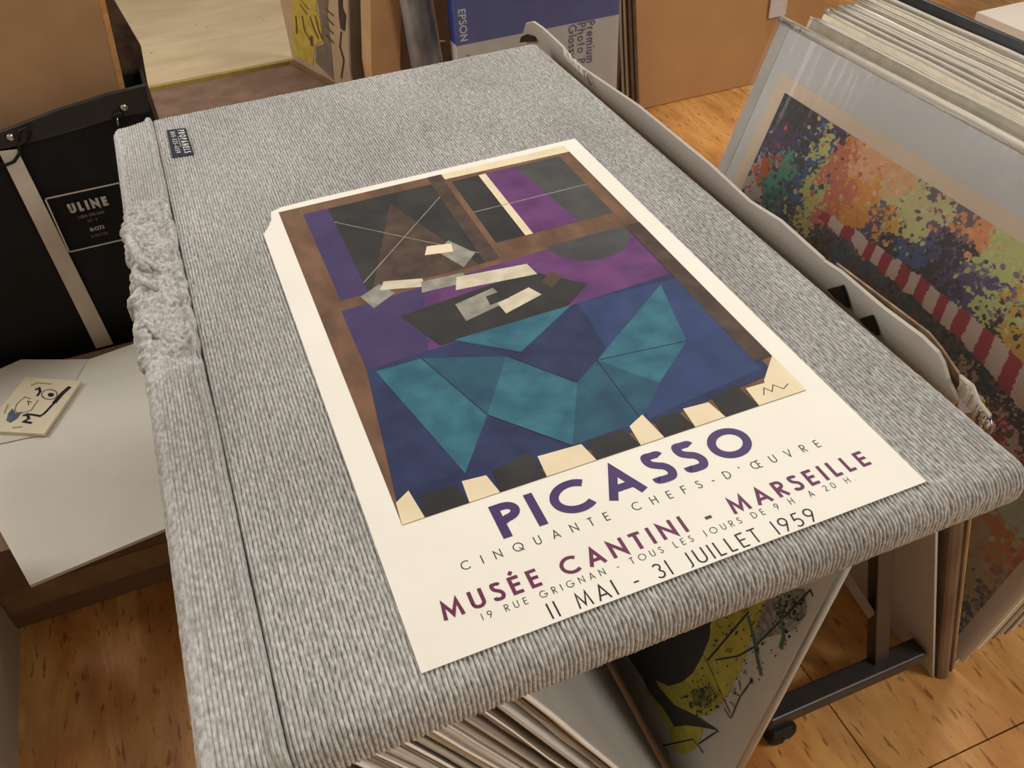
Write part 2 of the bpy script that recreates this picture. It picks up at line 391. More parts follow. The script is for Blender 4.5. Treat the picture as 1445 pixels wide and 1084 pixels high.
def ribprof(ph): return np.sqrt(np.clip(1-(2*ph-1)**2, 0, 1))
AMP, PEAK, PITCH = .0028, .0016, .0035
def sheet_body(name, x0, x1, r0, r1, material=CARPET):
    PR = np.array(profile()); n = len(PR)
    ph = np.array([0, .02, .07, .16, .32, .5, .68, .84, .93, .98]); nr = int((x1-x0)/PITCH)
    X = (x0+(np.arange(nr)[:, None]+ph[None]).reshape(-1)*PITCH); rib = np.repeat(np.arange(nr), len(ph)); P = np.tile(ph, nr)
    X = np.append(X, x0+nr*PITCH); rib = np.append(rib, nr-1); P = np.append(P, 1.0); x1 = X[-1]
    dl = np.clip(X-x0, 0, r0); dr = np.clip(x1-X, 0, r1)
    ins = np.maximum(r0-np.sqrt(np.maximum(0, r0*r0-(r0-dl)**2)), r1-np.sqrt(np.maximum(0, r1*r1-(r1-dr)**2)))
    g = np.random.default_rng(3)
    bead = g.normal(0, 1, (nr, n)); bead = (bead+np.roll(bead, 1, 1)*.6)
    sway = np.cumsum(g.normal(0, .00006, (nr//6+3, n)), 1); sway -= sway.mean(1, keepdims=True); sway = sway[rib//6]*.0+np.outer(np.sin(np.arange(len(X))*.004), 0*PR[:, 0])
    wide = vnoise(len(X), n, 60, 5)
    H = AMP*ribprof(P)[:, None]*(1+.05*bead[rib])+(PEAK-AMP)+.0005*(wide-.5)
    V = np.empty((len(X), n, 3)); V[..., 0] = X[:, None]+(.00022*bead[rib]*(ins[:, None] == 0))
    V[..., 1] = PR[None, :, 0]+PR[None, :, 2]*(H-ins[:, None]); V[..., 2] = PR[None, :, 1]+PR[None, :, 3]*(H-ins[:, None])
    idx = np.arange(len(X)*n).reshape(len(X), n); i2 = np.roll(idx, -1, 1)
    Fa = np.stack([idx[:-1], idx[1:], i2[1:], i2[:-1]], -1).reshape(-1, 4)
    me = bpy.data.meshes.new(name); nv = V.size//3
    me.vertices.add(nv); me.vertices.foreach_set('co', V.reshape(-1))
    loops = np.concatenate([Fa.reshape(-1), idx[0], idx[-1][::-1]]); nl = len(loops)
    me.loops.add(nl); me.loops.foreach_set('vertex_index', loops)
    starts = np.concatenate([np.arange(0, Fa.size, 4), [Fa.size, Fa.size+n]]); tots = np.concatenate([np.full(len(Fa), 4), [n, n]])
    me.polygons.add(len(starts)); me.polygons.foreach_set('loop_start', starts); me.polygons.foreach_set('loop_total', tots)
    me.update(calc_edges=True); me.materials.append(material); me.polygons.foreach_set('use_smooth', [True]*len(starts))
    o = bpy.data.objects.new(name, me); COL.objects.link(o); return o
off(sheet_body('carpet_cover', -.0598, .557, .004, .013), panel)
# edge flap strip on the left, crumpled towards the far end
def sm(a, b, x):
    t = min(1, max(0, (x-a)/(b-a))); return t*t*(3-2*t)
def crumple(y): return sm(.70, .80, y)*(1-sm(1.06, 1.12, y))
def strip_body():
    ys = np.concatenate([np.linspace(Y0, .7, 170), np.linspace(.7, 1.15, 330)[1:], np.linspace(1.15, Y1, 60)[1:]])
    sec = []
    for t in np.linspace(0, 1, 5): sec.append(('g', -.0605-.002*t, .690+.0125*t, 1, .3))       # groove wall
    for t in np.linspace(0, 1, 130)[1:]: sec.append(('t', -.0625-(.108-.0625)*t, .7, 0, 1))
    for a in np.linspace(90, 180, 12)[1:]: sec.append(('l', -.106+.012*math.cos(math.radians(a)), .688+.012*math.sin(math.radians(a)), math.cos(math.radians(a)), math.sin(math.radians(a))))
    for z in np.linspace(.688, .655, 8)[1:]: sec.append(('l', -.118, z, -1, 0))
    sec.append(('b', -.0605, .655, 0, -1))
    n = len(sec); V = []
    for y in ys:
        e = min(y-Y0, Y1-y); ins = .012-math.sqrt(max(0, .012**2-(.012-min(e, .012))**2))
        c = crumple(y); wob = .0022*noise.noise((1.3, y*9, 0))+.004*c*noise.noise((7, y*40, 0))
        for k, (t, x, z, nx_, nz_) in enumerate(sec):
            s_along = k
            h = (.0026*float(ribprof(np.float64((x/.0035) % 1)))-.0012)*(1-c) if t != 'b' else 0
            rid = 0
            if t == 'g' or (t == 't' and x > -.071):
                rid = .0052*math.exp(-((x+.0655)/.0042)**2)*(1+.5*noise.noise((y*26, 4, 1)))
            if t != 'b' and c > 0:
                w = noise.noise((x*30, y*42, z*40)); w2 = noise.noise((x*75+9, y*95, z*80)); w3 = noise.noise((x*190, y*190, z*190+3))
                h += c*(.0105*(w*.8+.15)+.0062*abs(w2)+.0022*w3)*(.25 if t == 'g' else 1)
                if t == 'l': h += c*.006*max(0, noise.noise((5, y*34, 2)))
            h += .0005*noise.noise((x*500, y*160, z*500))
            dz = -.0035*(1-sm(-.1, -.07, x))
            X = x+nx_*(h-ins if t == 'l' else h)+(wob if t in 'gt' and x > -.075 else 0); Z = z+nz_*(h)+rid*1.0+dz*(t != 'b')-(ins if t in 'gtl' else -ins)*.9
            V.append((X, y+(h*.8*noise.noise((x*50, y*50, 9)) if c > 0 else 0), max(Z, .650)))
    m_ = len(ys); Fs = []
    for i in range(m_-1):
        for k in range(n):
            k2 = (k+1) % n; Fs.append((i*n+k, i*n+k2, (i+1)*n+k2, (i+1)*n+k))
    Fs.append(list(range(n))[::-1]); Fs.append([(m_-1)*n+k for k in range(n)])
    return link('edge_flap', V, Fs, CARPET, smooth=True)
fl = off(strip_body(), panel); fl['label'] = 'narrow carpet edge strip, rumpled and felted towards the far end'
# two rolled folds of felt sticking up on the strip
for (P, r) in [([(180, 332), (186, 345), (196, 362), (204, 380)], .006), ([(192, 352), (202, 366), (212, 372), (222, 380)], .0045), ([(190, 388), (204, 398), (222, 408)], .005), ([(202, 452), (214, 462), (222, 476)], .004)]:
    pts = [on_z(p, .703) for p in P]
    mb = MB(); mb.tube(pts, [r*.5, r, r, r*.6] if len(pts) == 4 else [r*.5, r, r*.6], 10, 0)
    off(mb.build('felt_fold', CARPET, smooth=True), panel)
# woven label
lab_m = mat('label_navy', (34, 38, 50), (46, 52, 66), rough=.8, scale=900); lab_w = mat('label_thread', (205, 205, 205), (225, 225, 225), rough=.8, scale=400)
A = [on_z(p, .7022) for p in ((235, 184), (262, 181), (274, 218), (243, 223))]
mb = MB(); mb.slab(A, (0, 0, .0006)); lb = off(mb.build('woven_label', lab_m), panel)
o0, ex, ey = A[1], A[2]-A[1], A[0]-A[1]  # reading direction runs down the label, letter tops to the right
lw_, lh_ = np.linalg.norm(ex), np.linalg.norm(ey); ex = ex/lw_; ey = -ey/lh_
def m_lab(x, y, l): return A[0]+ex*x+ey*y+np.array([0, 0, .0009+l*.00008])
mb = MB()
text(mb, 'PROPANELS', m_lab, lw_*.07, lh_*.56, lh_*.33, width=lw_*.86, weight=.2, lay=0)
text(mb, '800-525-4159', m_lab, lw_*.1, lh_*.15, lh_*.24, width=lw_*.8, weight=.17, lay=0)
mb.slab([m_lab(lw_*.3, lh_*.47, 0), m_lab(lw_*.7, lh_*.47, 0), m_lab(lw_*.7, lh_*.49, 0), m_lab(lw_*.3, lh_*.49, 0)], (0, 0, .00005))
t_ = mb.build('label_lettering', lab_w); t_.parent = lb

# ================================================================ POSTER
PZ = .7026
paper = mat('poster_paper', (236, 234, 224), (241, 239, 230), rough=.55, scale=9, bump=.0004, bscale=18, spec=.35)
cor = [(372, 331), (378, 322), (383, 311), (382, 300), (396, 293), (432, 284), (811, 196), (1307, 680), (594.5, 951)]
TP = .0005
mb = MB()
bot = [on_z(p, PZ) for p in cor]
mb.slab(bot, (0, 0, TP))
poster = mb.build('poster', paper, label='cream exhibition poster with purple PICASSO heading and torn corner, lying on grey carpet panel', cat='poster')
pic = {'brown': mat('print_brown', (92, 66, 48), (120, 90, 68), rough=.6, scale=34, stretch=(1, .5, 1)),
       'umber': mat('print_umber', (62, 47, 40), (84, 66, 56), rough=.6, scale=40),
       'char': mat('print_charcoal', (34, 34, 36), (50, 50, 50), rough=.6, scale=22),
       'slate': mat('print_slate', (58, 60, 62), (74, 76, 76), rough=.6, scale=22),
       'purple': mat('print_purple', (82, 44, 96), (106, 58, 116), rough=.6, scale=26),
       'violet': mat('print_violet', (56, 46, 92), (68, 54, 100), rough=.6, scale=26),
       'navy': mat('print_navy', (26, 36, 74), (40, 54, 96), rough=.6, scale=30),
       'blue': mat('print_blue', (34, 54, 98), (46, 66, 112), rough=.6, scale=30),
       'teal': mat('print_teal', (32, 88, 112), (52, 112, 130), rough=.6, scale=34),
       'dteal': mat('print_deep_teal', (26, 68, 94), (38, 88, 108), rough=.6, scale=34),
       'cream': mat('print_cream', (224, 210, 176), (234, 220, 190), rough=.6, scale=30),
       'grey': mat('print_grey', (128, 128, 120), (158, 156, 144), rough=.6, scale=60),
       'pale': mat('print_pale', (196, 188, 166), (216, 208, 186), rough=.6, scale=60),
       'ink': mat('print_ink', (24, 24, 26), (30, 30, 32), rough=.6, scale=20)}
keys = list(pic); ki = {k: i for i, k in enumerate(keys)}
TOPZ = PZ+TP
mb = MB(); lay = [0]
def pp(k, *P):
    lay[0] += 1; z = TOPZ+.00004+lay[0]*.000012
    mb.poly([on_z(p, z) for p in reversed(P)], ki[k])
def pl_(k, w, *P):
    lay[0] += 1; z = TOPZ+.00004+lay[0]*.000012
    Q = [on_z(p, z) for p in P]
    lines(mb, [(q[0], q[1]) for q in Q], w, lambda x, y, l: (x, y, z), 0, ki[k])
def ell(k, c, ax, ay, n=24):
    pp(k, *[(c[0]+ax[0]*math.cos(2*math.pi*i/n)+ay[0]*math.sin(2*math.pi*i/n), c[1]+ax[1]*math.cos(2*math.pi*i/n)+ay[1]*math.sin(2*math.pi*i/n)) for i in range(n)])
# a plain abstract arrangement of colour bands, discs and facets
def q(k, *P):
    lay[0] += 1; z = TOPZ+.00004+lay[0]*.000012
    W = [(.037+.0245+a_*.381, .33+.128+b_*.531, z) for a_, b_ in P]
    ar = sum(W[i][0]*W[(i+1) % len(W)][1]-W[(i+1) % len(W)][0]*W[i][1] for i in range(len(W)))
    mb.poly(W if ar > 0 else W[::-1], ki[k])
def ql(k, w, *P):
    lay[0] += 1; z = TOPZ+.00004+lay[0]*.000012
    lines(mb, [(.037+.0245+a_*.381, .33+.128+b_*.531) for a_, b_ in P], w, lambda x, y, l: (x, y, z), 0, ki[k])
def disc(k, cx, cy, r, a0=0, a1=360, asp=.717):
    q(k, *[(cx+r*math.cos(math.radians(a0+(a1-a0)*i/30)), cy+r*asp*math.sin(math.radians(a0+(a1-a0)*i/30))) for i in range(31 if a1-a0 < 360 else 30)])
q('brown', (0, 0), (1, 0), (1, 1), (0, 1))
q('cream', (.55, 1), (1, 1), (1, .965), (.55, .972))
q('char', (.07, .965), (.50, .965), (.50, .60), (.07, .60))
q('violet', (.07, .965), (.15, .965), (.15, .60), (.07, .60))
q('umber', (.50, 1), (.545, 1), (.545, .60), (.50, .60))
q('slate', (.60, .955), (.955, .955), (.955, .66), (.60, .66))
q('char', (.565, .955), (.66, .955), (.66, .66), (.565, .66))
q('cream', (.66, .955), (.685, .955), (.685, .66), (.66, .66))
q('purple', (.685, .955), (.79, .955), (.84, .66), (.685, .66))
ql('grey', .0014, (.565, .80), (.955, .80))
q('purple', (.06, .565), (.95, .60), (.95, .36), (.06, .36))
q('violet', (.06, .565), (.30, .575), (.22, .36), (.06, .36))
disc('slate', .82, .60, .13, 180, 360)
q('umber', (.16, .60), (.34, .92), (.48, .60))
ql('grey', .0012, (.15, .64), (.50, .90)); ql('grey', .0012, (.15, .90), (.50, .64))
q('char', (.20, .50), (.60, .53), (.72, .44), (.62, .385), (.26, .38))
def card(k, cx, cy, w, h, ang):
    c_, s_ = math.cos(math.radians(ang)), math.sin(math.radians(ang))
    q(k, *[(cx+(u*c_-v*s_)/.717, cy+(u*s_+v*c_)) for u, v in ((-w, -h), (w, -h*.6), (w*.85, h), (-w*.9, h*.7))])
card('grey', .17, .585, .030, .030, 20); card('pale', .25, .60, .045, .018, -22); card('grey', .36, .57, .050, .022, -8); card('pale', .50, .545, .085, .026, -10)
card('grey', .44, .66, .026, .05, 24); card('cream', .40, .69, .030, .020, -20); card('grey', .42, .47, .05, .035, 6); card('pale', .52, .45, .045, .022, 12); card('char', .47, .475, .022, .018, 0); card('umber', .64, .485, .024, .018, 30)
# lower field of facets
q('navy', (.0, .0), (.06, .37), (.95, .40), (.97, .06), (.52, .03))
q('blue', (.62, .05), (.95, .08), (.95, .38), (.66, .39))
q('teal', (.08, .36), (.20, .36), (.28, .17), (.17, .06))
q('dteal', (.20, .36), (.40, .30), (.28, .17))
q('teal', (.40, .30), (.28, .17), (.42, .045), (.52, .18))
q('dteal', (.42, .045), (.52, .18), (.60, .05))
q('teal', (.30, .385), (.64, .39), (.44, .30))
q('teal', (.60, .22), (.90, .375), (.84, .20), (.70, .12))
q('dteal', (.52, .18), (.60, .22), (.70, .12), (.60, .05))
for P in (((.28, .17), (.42, .045)), ((.40, .30), (.52, .18)), ((.60, .22), (.60, .05)), ((.20, .36), (.28, .17)), ((.60, .22), (.84, .20))): ql('ink', .001, *P)
q('umber', (.95, .60), (1, .60), (1, .10), (.95, .10))
# dark and cream blocks along the lower edge
xx = [0, .05, .15, .22, .33, .45, .56, .62, .70, .78, .87, 1]
for i in range(len(xx)-1):
    q('cream' if i % 2 == 0 else 'char', (xx[i], 0), (xx[i+1], 0), (xx[i+1]-.01, .042+.02*(i % 3 == 0)), (xx[i]+.005, .046))
q('cream', (.90, 0), (1, 0), (1, .10), (.93, .05))
ql('ink', .0009, (.90, .018), (.915, .034), (.925, .02), (.94, .034), (.955, .018), (.975, .026))
art = mb.build('printed_picture', [pic[k] for k in keys], poster); art['label'] = 'printed abstract picture of brown, charcoal, purple, blue and teal facets'
# lettering: purple / plum / black
tp = mat('ink_purple', (62, 42, 98), (70, 48, 104), rough=.5, scale=30); tm = mat('ink_plum', (108, 40, 72), (98, 42, 88), rough=.5, scale=6); tk = mat('ink_black', (34, 34, 40), (40, 40, 46), rough=.5, scale=30)
PX, PY = .037, .33
def m_post(x, y, l): return np.array([PX+x, PY+y, TOPZ+.00012+l*.0001])
def fit(mb, s, pa, pb, cap, weight, mi, space=.5, xs=1.0):
    """baseline from photo point pa to pb (lying on the poster sheet)"""
    a = on_z(pa, TOPZ)[:2]-[PX, PY]; b = on_z(pb, TOPZ)[:2]-[PX, PY]
    text(mb, s, lambda x, y, l: m_post(x, a[1]+(b[1]-a[1])*(x-a[0])/(b[0]-a[0])+y, l), a[0], 0, cap, width=b[0]-a[0], weight=weight, space=space, mi=mi, xs=xs)
mb = MB()
fit(mb, 'PICASSO', (711, 761), (1073, 635), .0352, .215, 0, xs=1.3)
fit(mb, "CINQUANTE CHEFS-D'\u0152UVRE", (653, 806), (1160, 630), .0085, .1, 2, .2)
fit(mb, 'MUS\u00c9E CANTINI - MARSEILLE', (627, 877), (1231, 655), .0165, .18, 1, .35, xs=1.15)
fit(mb, '19 RUE GRIGNAN - TOUS LES JOURS DE 9 H. A 20 H.', (682, 876), (1208, 678), .0062, .1, 2, .35)
fit(mb, '11 MAI - 31 JUILLET 1959', (780, 874), (1156, 734), .0138, .1, 2, .45)
mb.build('lettering', [tp, tm, tk], poster)

# ================================================================ FURTHER HELPERS
def leanp(x0, z0, deg):
    a = math.radians(deg); u = np.array([math.sin(a), 0, math.cos(a)]); nn = np.array([-math.cos(a), 0, math.sin(a)])  # nn faces -X
    return dict(o=np.array([x0, 0, z0]), u=u, n=nn)
def P_at(pl, y, s, d=0): return pl['o']+np.array([0, y, 0])+pl['u']*s+pl['n']*d
def P_px(pl, p, d=0): return on_plane(p, pl['o']+pl['n']*d, pl['n'])
def lean_sheet(mb, pl, y0, y1, s0, s1, th, mi=0, d=0):
    """sheet whose face lies on the plane and whose body extends behind it"""
    mb.slab([P_at(pl, y0, s0, d), P_at(pl, y1, s0, d), P_at(pl, y1, s1, d), P_at(pl, y0, s1, d)], -pl['n']*th, mi)

CLEAR = mat_plastic('clear_sleeve', gloss=.2, rough=.1, bump=.004, scale=7, stretch=(1, 3, .5), haze=.08)
EDGECLEAR = mat_plastic('sleeve_edge', gloss=.2, rough=.28, bump=.003, scale=30, stretch=(1, 1, 1), haze=.55, hazecol=(226, 220, 206))
BLK = mat('black_plastic', (12, 12, 13), (20, 20, 22), rough=.55, scale=20)
STEEL = mat('dark_steel', (38, 34, 32), (50, 45, 42), rough=.42, scale=12, spec=.5)
CARD = mat('cardboard', (170, 134, 98), (182, 146, 108), rough=.8, scale=9, bump=.0003, bscale=200)
CARDE = mat('cardboard_edge', (140, 98, 60), (196, 152, 104), rough=.85, scale=160)
DCARD = mat('dark_cardboard', (112, 84, 62), (128, 98, 74), rough=.8, scale=9)
WHITEB = mat('white_board', (206, 203, 192), (214, 211, 200), rough=.6, scale=5)
GREYB = mat('grey_board', (150, 146, 138), (164, 160, 152), rough=.7, scale=7)
CREAMW = mat('off_white_wall', (196, 180, 160), (206, 190, 170), rough=.7, scale=6)

# ================================================================ PRINT RACK RIGHT OF THE PANEL
rack = empty('print_rack', (.80, .45, 0), label='black steel V-shaped print rack on casters standing right of the carpet panel', cat='print rack')
mb = MB(); mb.bar((.502, .453, .064), (.768, .453, .064), .030, .028); offp = mb.build('foot_bar', STEEL, bevel=.003); off(offp, rack)
mb = MB(); mb.bar((.50, 1.395, .064), (.768, 1.395, .064), .030, .030); off(mb.build('foot_bar', STEEL, bevel=.003), rack)
mb = MB(); mb.bar((.706, .462, .05), (.552, .462, .640), .024, .020, up=(0, 1, 0)); off(mb.build('post', STEEL, bevel=.002), rack)
mb = MB(); mb.bar((.706, 1.385, .05), (.552, 1.385, .640), .024, .020, up=(0, 1, 0)); off(mb.build('post', STEEL, bevel=.002), rack)
mb = MB(); a = on_y((1178, 792), .47); b_ = on_y((1226, 864), .462); mb.bar(a, b_, .012, .014, up=(0, 1, 0)); off(mb.build('brace', STEEL), rack)
for (cx_, cy_) in ((.522, .446), (.512, 1.39)):
    c = MB(); c.box((cx_-.016, cy_-.015, .036), (cx_+.016, cy_+.015, .052)); c.tube([(cx_, cy_, .048), (cx_, cy_, .0505)], .015, 16)
    c.slab([(cx_-.017, cy_-.014, .045), (cx_+.014, cy_-.014, .045), (cx_+.02, cy_-.014, .02), (cx_, cy_-.014, .014)], (0, .003, 0)); c.slab([(cx_-.017, cy_+.011, .045), (cx_+.014, cy_+.011, .045), (cx_+.02, cy_+.011, .02), (cx_, cy_+.011, .014)], (0, .003, 0))
    cs = off(c.build('caster', BLK, bevel=.002), rack)
    w_ = MB(); w_.tube([(cx_+.006, cy_-.013, .0245), (cx_+.006, cy_-.009, .0245), (cx_+.006, cy_+.009, .0245), (cx_+.006, cy_+.013, .0245)], [.021, .0245, .0245, .021], 24); o = w_.build('wheel', BLK, smooth=True); o.parent = cs
    w_ = MB(); w_.tube([(cx_+.006, cy_-.019, .0245), (cx_+.006, cy_+.019, .0245)], .0042, 12); o = w_.build('axle_pin', mat('bright_steel', (190, 190, 190), (210, 210, 210), rough=.2, metal=1, scale=10)); o.parent = cs

# big grey sheet rising past the right side of the panel
G = leanp(.797, .0, -18)
top_px = [(738, 46), (742, 33), (752, 31), (765, 40), (795, 68), (806, 84), (822, 97), (900, 150), (1000, 232), (1057, 285), (1100, 312), (1160, 366), (1162, 369), (1185, 384), (1245, 435), (1300, 476), (1322, 498), (1330, 513), (1338, 540), (1351, 566)]
tp3 = [P_px(G, p) for p in top_px]
tp3 = [p for p in tp3]
ymin = min(p[1] for p in tp3); far = tp3[0]
poly = [P_at(G, .432, 0)]+[P_at(G, far[1], 0)]+tp3+[P_at(G, .432, (tp3[-1][2]-.05)/G['u'][2])]
mb = MB(); mb.slab(poly[:1]+poly[1:], -G['n']*.0035)
gs = mb.build('backing_sheet', [mat('grey_backing', (176, 171, 163), (186, 181, 173), rough=.7, scale=5)], label='large grey backing sheet standing on edge between the carpet panel and the sleeved prints', cat='backing board')
mb = MB(); mb.tube([P_px(G, p, -.0018) for p in top_px[4:]], .0017, 6); o = mb.build('worn_edge', mat('worn_edge_brown', (120, 96, 74), (176, 156, 132), scale=90), gs, smooth=True)
# bit of bubbled sleeve on its top edge
mb = MB()
for k in range(5):
    a = P_px(G, (796+k*8, 68+k*8), .0015); b2 = P_px(G, (806+k*7, 92+k*7), .004)
    mb.tube([a, (a+b2)/2+np.array([-.004, 0, .003]), b2], .0022, 8)
o = mb.build('tape_scrap', EDGECLEAR, gs, smooth=True)
# black clips
for P in (((1167, 409), (1187, 404), (1192, 419), (1197, 436), (1180, 423)), ((1212, 451), (1228, 446), (1233, 458), (1238, 474), (1222, 462)), ((733, 60), (735, 52), (742, 49), (752, 52), (756, 58))):
    mb = MB(); mb.slab([P_px(G, p, .004) for p in P], -G['n']*.003); 
    mb.build('corner_clip', BLK, label='black corner clip beside grey backing sheet, '+('farther of the middle pair' if P[0][0] > 1000 and P[0][0] < 1200 else 'nearest to the panel front corner' if P[0][0] > 1200 else 'at the far corner of the panel'), cat='clip')
# second torn brown sheet and its sleeve behind
G2 = leanp(.8025, .0, -17.6)
mb = MB(); tpp = [P_px(G2, p) for p in ((1180, 372), (1310, 470), (1328, 492), (1352, 527), (1357, 545), (1352, 560))]
mb.slab([P_at(G2, tpp[-1][1]+.0, .55), P_at(G2, tpp[0][1], .55)]+tpp, -G2['n']*.002)
mb.build('brown_board', mat('torn_brown_board', (120, 98, 76), (160, 138, 112), scale=60), label='torn brown board edge just behind the grey backing sheet at its near end', cat='board')
mb = MB()
for k in range(9):
    p0 = P_px(G2, (1356+k*4.6, 530+k*8), .002); p1 = P_px(G2, (1350+k*5.2, 556+k*6), .006)
    mb.tube([p0, (p0+p1)/2+np.array([.003, 0, .006*(k % 2)]), p1], .0016, 7)
mb.tube([P_px(G2, p, .003) for p in ((1356, 532), (1372, 545), (1380, 566), (1396, 586), (1401, 600), (1396, 610))], .0022, 8)
mb.build('plastic_sleeve', EDGECLEAR, smooth=True, label='crumpled clear plastic sleeve end sticking out beside the carpet panel corner', cat='plastic sleeve')
# framed picture with moulding behind the grey sheet
FR = leanp(.803, .0, -16.6)
frm = empty('picture_frame', (.81, .43, 0), label='picture frame with taupe moulding and gold beaded lip leaning behind grey backing sheet', cat='picture frame')
mold = mat('taupe_moulding', (96, 78, 64), (122, 102, 86), rough=.4, scale=30, stretch=(1, 1, .1))
mb = MB(); prof = [(0, .0), (.003, -.003), (.009, -.006), (.015, -.005), (.019, .0), (.021, .001), (.023, -.002), (.029, .001)]
L_ = .66
for i in range(len(prof)-1):
    (d0, e0), (d1, e1) = prof[i], prof[i+1]
    mb.slab([P_at(FR, .428+e0, 0, -d0), P_at(FR, .428+e1, 0, -d1), P_at(FR, .458, 0, -d1), P_at(FR, .458, 0, -d0)], FR['u']*L_)
off(mb.build('moulding', mold, smooth=False), frm)
mb = MB(); lean_sheet(mb, FR, .458, 1.3, 0, L_, .014); off(mb.build('backing', DCARD), frm)
mb = MB()
for i in range(110): 
    c = P_at(FR, .429, i*.006, -.0295); mb.tube([c-FR['u']*.0026, c, c+FR['u']*.0026], [.0004, .0013, .0004], 6)
o = off(mb.build('beaded_lip', mat('gold_leaf', (196, 160, 96), (222, 190, 130), metal=.6, rough=.35, scale=40), smooth=True), frm); o['label'] = 'gold beaded lip'; o['kind'] = 'stuff'

# ---- large sleeved print (front of the right bundle)
PR_ = leanp(.842, .003, 20)
print_root = empty('sleeved_print', (.842, .44, 0), label='large colourful painterly cafe scene print in clear sleeve facing the carpet panel', cat='art print')
YN, YF, ST = .437, 1.362, .664
mb = MB(); lean_sheet(mb, PR_, YN, YF, 0, ST, .005); off(mb.build('backing_board', mat('print_mat_grey', (208, 208, 208), (214, 214, 214), scale=6, rough=.6)), print_root)
def on_print(p): 
    w = P_px(PR_, p); return w[1], (w-PR_['o'])@PR_['u']
a_far, a_top = on_print((1110, 128)); b_y, b_s = on_print((1042, 263)); c_y, c_s = on_print((1385, 308))
print('print px', a_far, a_top, b_y, b_s, c_y, c_s)
AY1, AS1 = a_far, a_top-.004; AY0, AS0 = .458, .032
mb = MB(); lean_sheet(mb, PR_, AY0-.03, AY1+.033, AS0-.02, AS1+.026, .0012, d=.0014); o = off(mb.build('mat_border', mat('cream_mat', (226, 208, 186), (232, 215, 194), scale=6, rough=.7)), print_root); o['label'] = 'cream mat border around the painted image'
# pigment raster
NU, NV = 640, 440
uy = np.linspace(AY1, AY0, NU+1); vs = np.linspace(AS0, AS1, NV+1)   # u: far -> near, v: bottom -> top
UU, VV = np.meshgrid(uy, vs)
anch = []
def an(col, *pts):
    for p in pts:
        y_, s_ = on_print(p); anch.append((y_, s_, col))
an((38, 34, 38), (1112, 135), (1125, 150), (1110, 160), (1140, 160), (1095, 175), (1130, 175), (1150, 168))
an((70, 55, 98), (1150, 185), (1080, 205), (1170, 180), (1100, 200), (1120, 195), (1060, 235), (1190, 190), (1085, 220))
an((62, 98, 150), (1160, 195), (1120, 250), (1130, 280), (1148, 225), (1110, 290), (1270, 350), (1290, 362))
an((200, 90, 45), (1085, 235), (1075, 248)); an((70, 165, 140), (1110, 235), (1100, 250)); an((40, 130, 130), (1090, 285), (1095, 270))
an((62, 62, 80), (1105, 260), (1130, 235), (1115, 305), (1100, 330)); an((190, 186, 180), (1068, 228), (1060, 262), (1052, 285))
an((205, 205, 120), (1150, 205), (1148, 250), (1150, 290), (1165, 200), (1140, 300), (1125, 310))
an((212, 120, 90), (1185, 205), (1175, 260), (1160, 300), (1205, 215), (1190, 295), (1180, 240))
an((226, 160, 60), (1205, 195), (1215, 280), (1230, 285), (1200, 300), (1225, 265), (1250, 320), (1235, 300))
an((236, 186, 140), (1230, 220), (1245, 235), (1260, 245), (1225, 235), (1275, 262), (1240, 212), (1255, 225))
an((212, 204, 150), (1290, 270), (1300, 260), (1280, 285), (1310, 275), (1265, 275), (1320, 290), (1305, 300), (1345, 300))
an((112, 104, 112), (1350, 285), (1365, 300), (1325, 265), (1250, 300), (1350, 320), (1338, 335))
an((236, 160, 110), (1345, 285), (1375, 320), (1380, 310), (1360, 330), (1385, 325))
an((88, 74, 124), (1240, 325), (1320, 340), (1345, 380), (1290, 345), (1390, 395), (1375, 420), (1330, 395), (1350, 425), (1405, 410))
an((44, 36, 52), (1335, 370), (1350, 360), (1320, 385), (1345, 395), (1330, 355), (1310, 375), (1400, 455), (1385, 460), (1260, 340))
an((206, 214, 140), (1400, 345), (1415, 335), (1430, 360), (1405, 370), (1440, 380), (1420, 390), (1440, 340), (1395, 435), (1380, 430), (1300, 310), (1285, 320), (1435, 440))
an((220, 176, 70), (1438, 410), (1430, 430), (1415, 470), (1425, 465), (1440, 480), (1260, 325)); an((140, 120, 150), (1420, 420), (1395, 385))
an((90, 90, 96), (1120, 320), (1135, 335), (1150, 345), (1185, 375), (1200, 380)); an((52, 48, 44), (1130, 345), (1145, 350), (1160, 360), (1275, 410))
an((90, 66, 58), (1210, 400), (1235, 415), (1245, 430), (1300, 460), (1160, 350)); an((72, 96, 120), (1170, 350), (1195, 365), (1235, 395), (1265, 420), (1180, 365), (1215, 385))
an((30, 66, 70), (1290, 440), (1320, 465), (1345, 485), (1300, 455), (1365, 500), (1380, 520), (1405, 545))
an((24, 34, 50), (1350, 475), (1390, 510), (1420, 540), (1440, 560), (1370, 515), (1430, 590), (1400, 530), (1440, 620), (1415, 560))
an((100, 76, 66), (1290, 460), (1310, 480), (1345, 505), (1330, 495), (1405, 575), (1420, 580), (1395, 565)); an((196, 172, 140), (1350, 510), (1375, 535), (1410, 570), (1432, 575))
an((178, 48, 74), (1385, 570), (1408, 600), (1440, 640)); an((206, 196, 190), (1395, 590), (1420, 625), (1432, 612), (1440, 660)); an((40, 44, 50), (1425, 600), (1440, 600))
an((180, 206, 166), (1410, 715), (1425, 735), (1400, 700), (1440, 710), (1430, 755)); an((196, 188, 180), (1430, 690), (1440, 735), (1400, 680))
an((214, 132, 40), (1385, 738), (1400, 745), (1415, 765), (1430, 775), (1440, 780), (1400, 755), (1420, 755)); an((190, 90, 50), (1440, 800), (1442, 812), (1443, 790))
an((196, 172, 128), (1360, 760), (1380, 790), (1400, 810), (1420, 820), (1370, 820), (1390, 850), (1360, 840), (1410, 790), (1380, 860), (1360, 800), (1425, 840), (1350, 880))
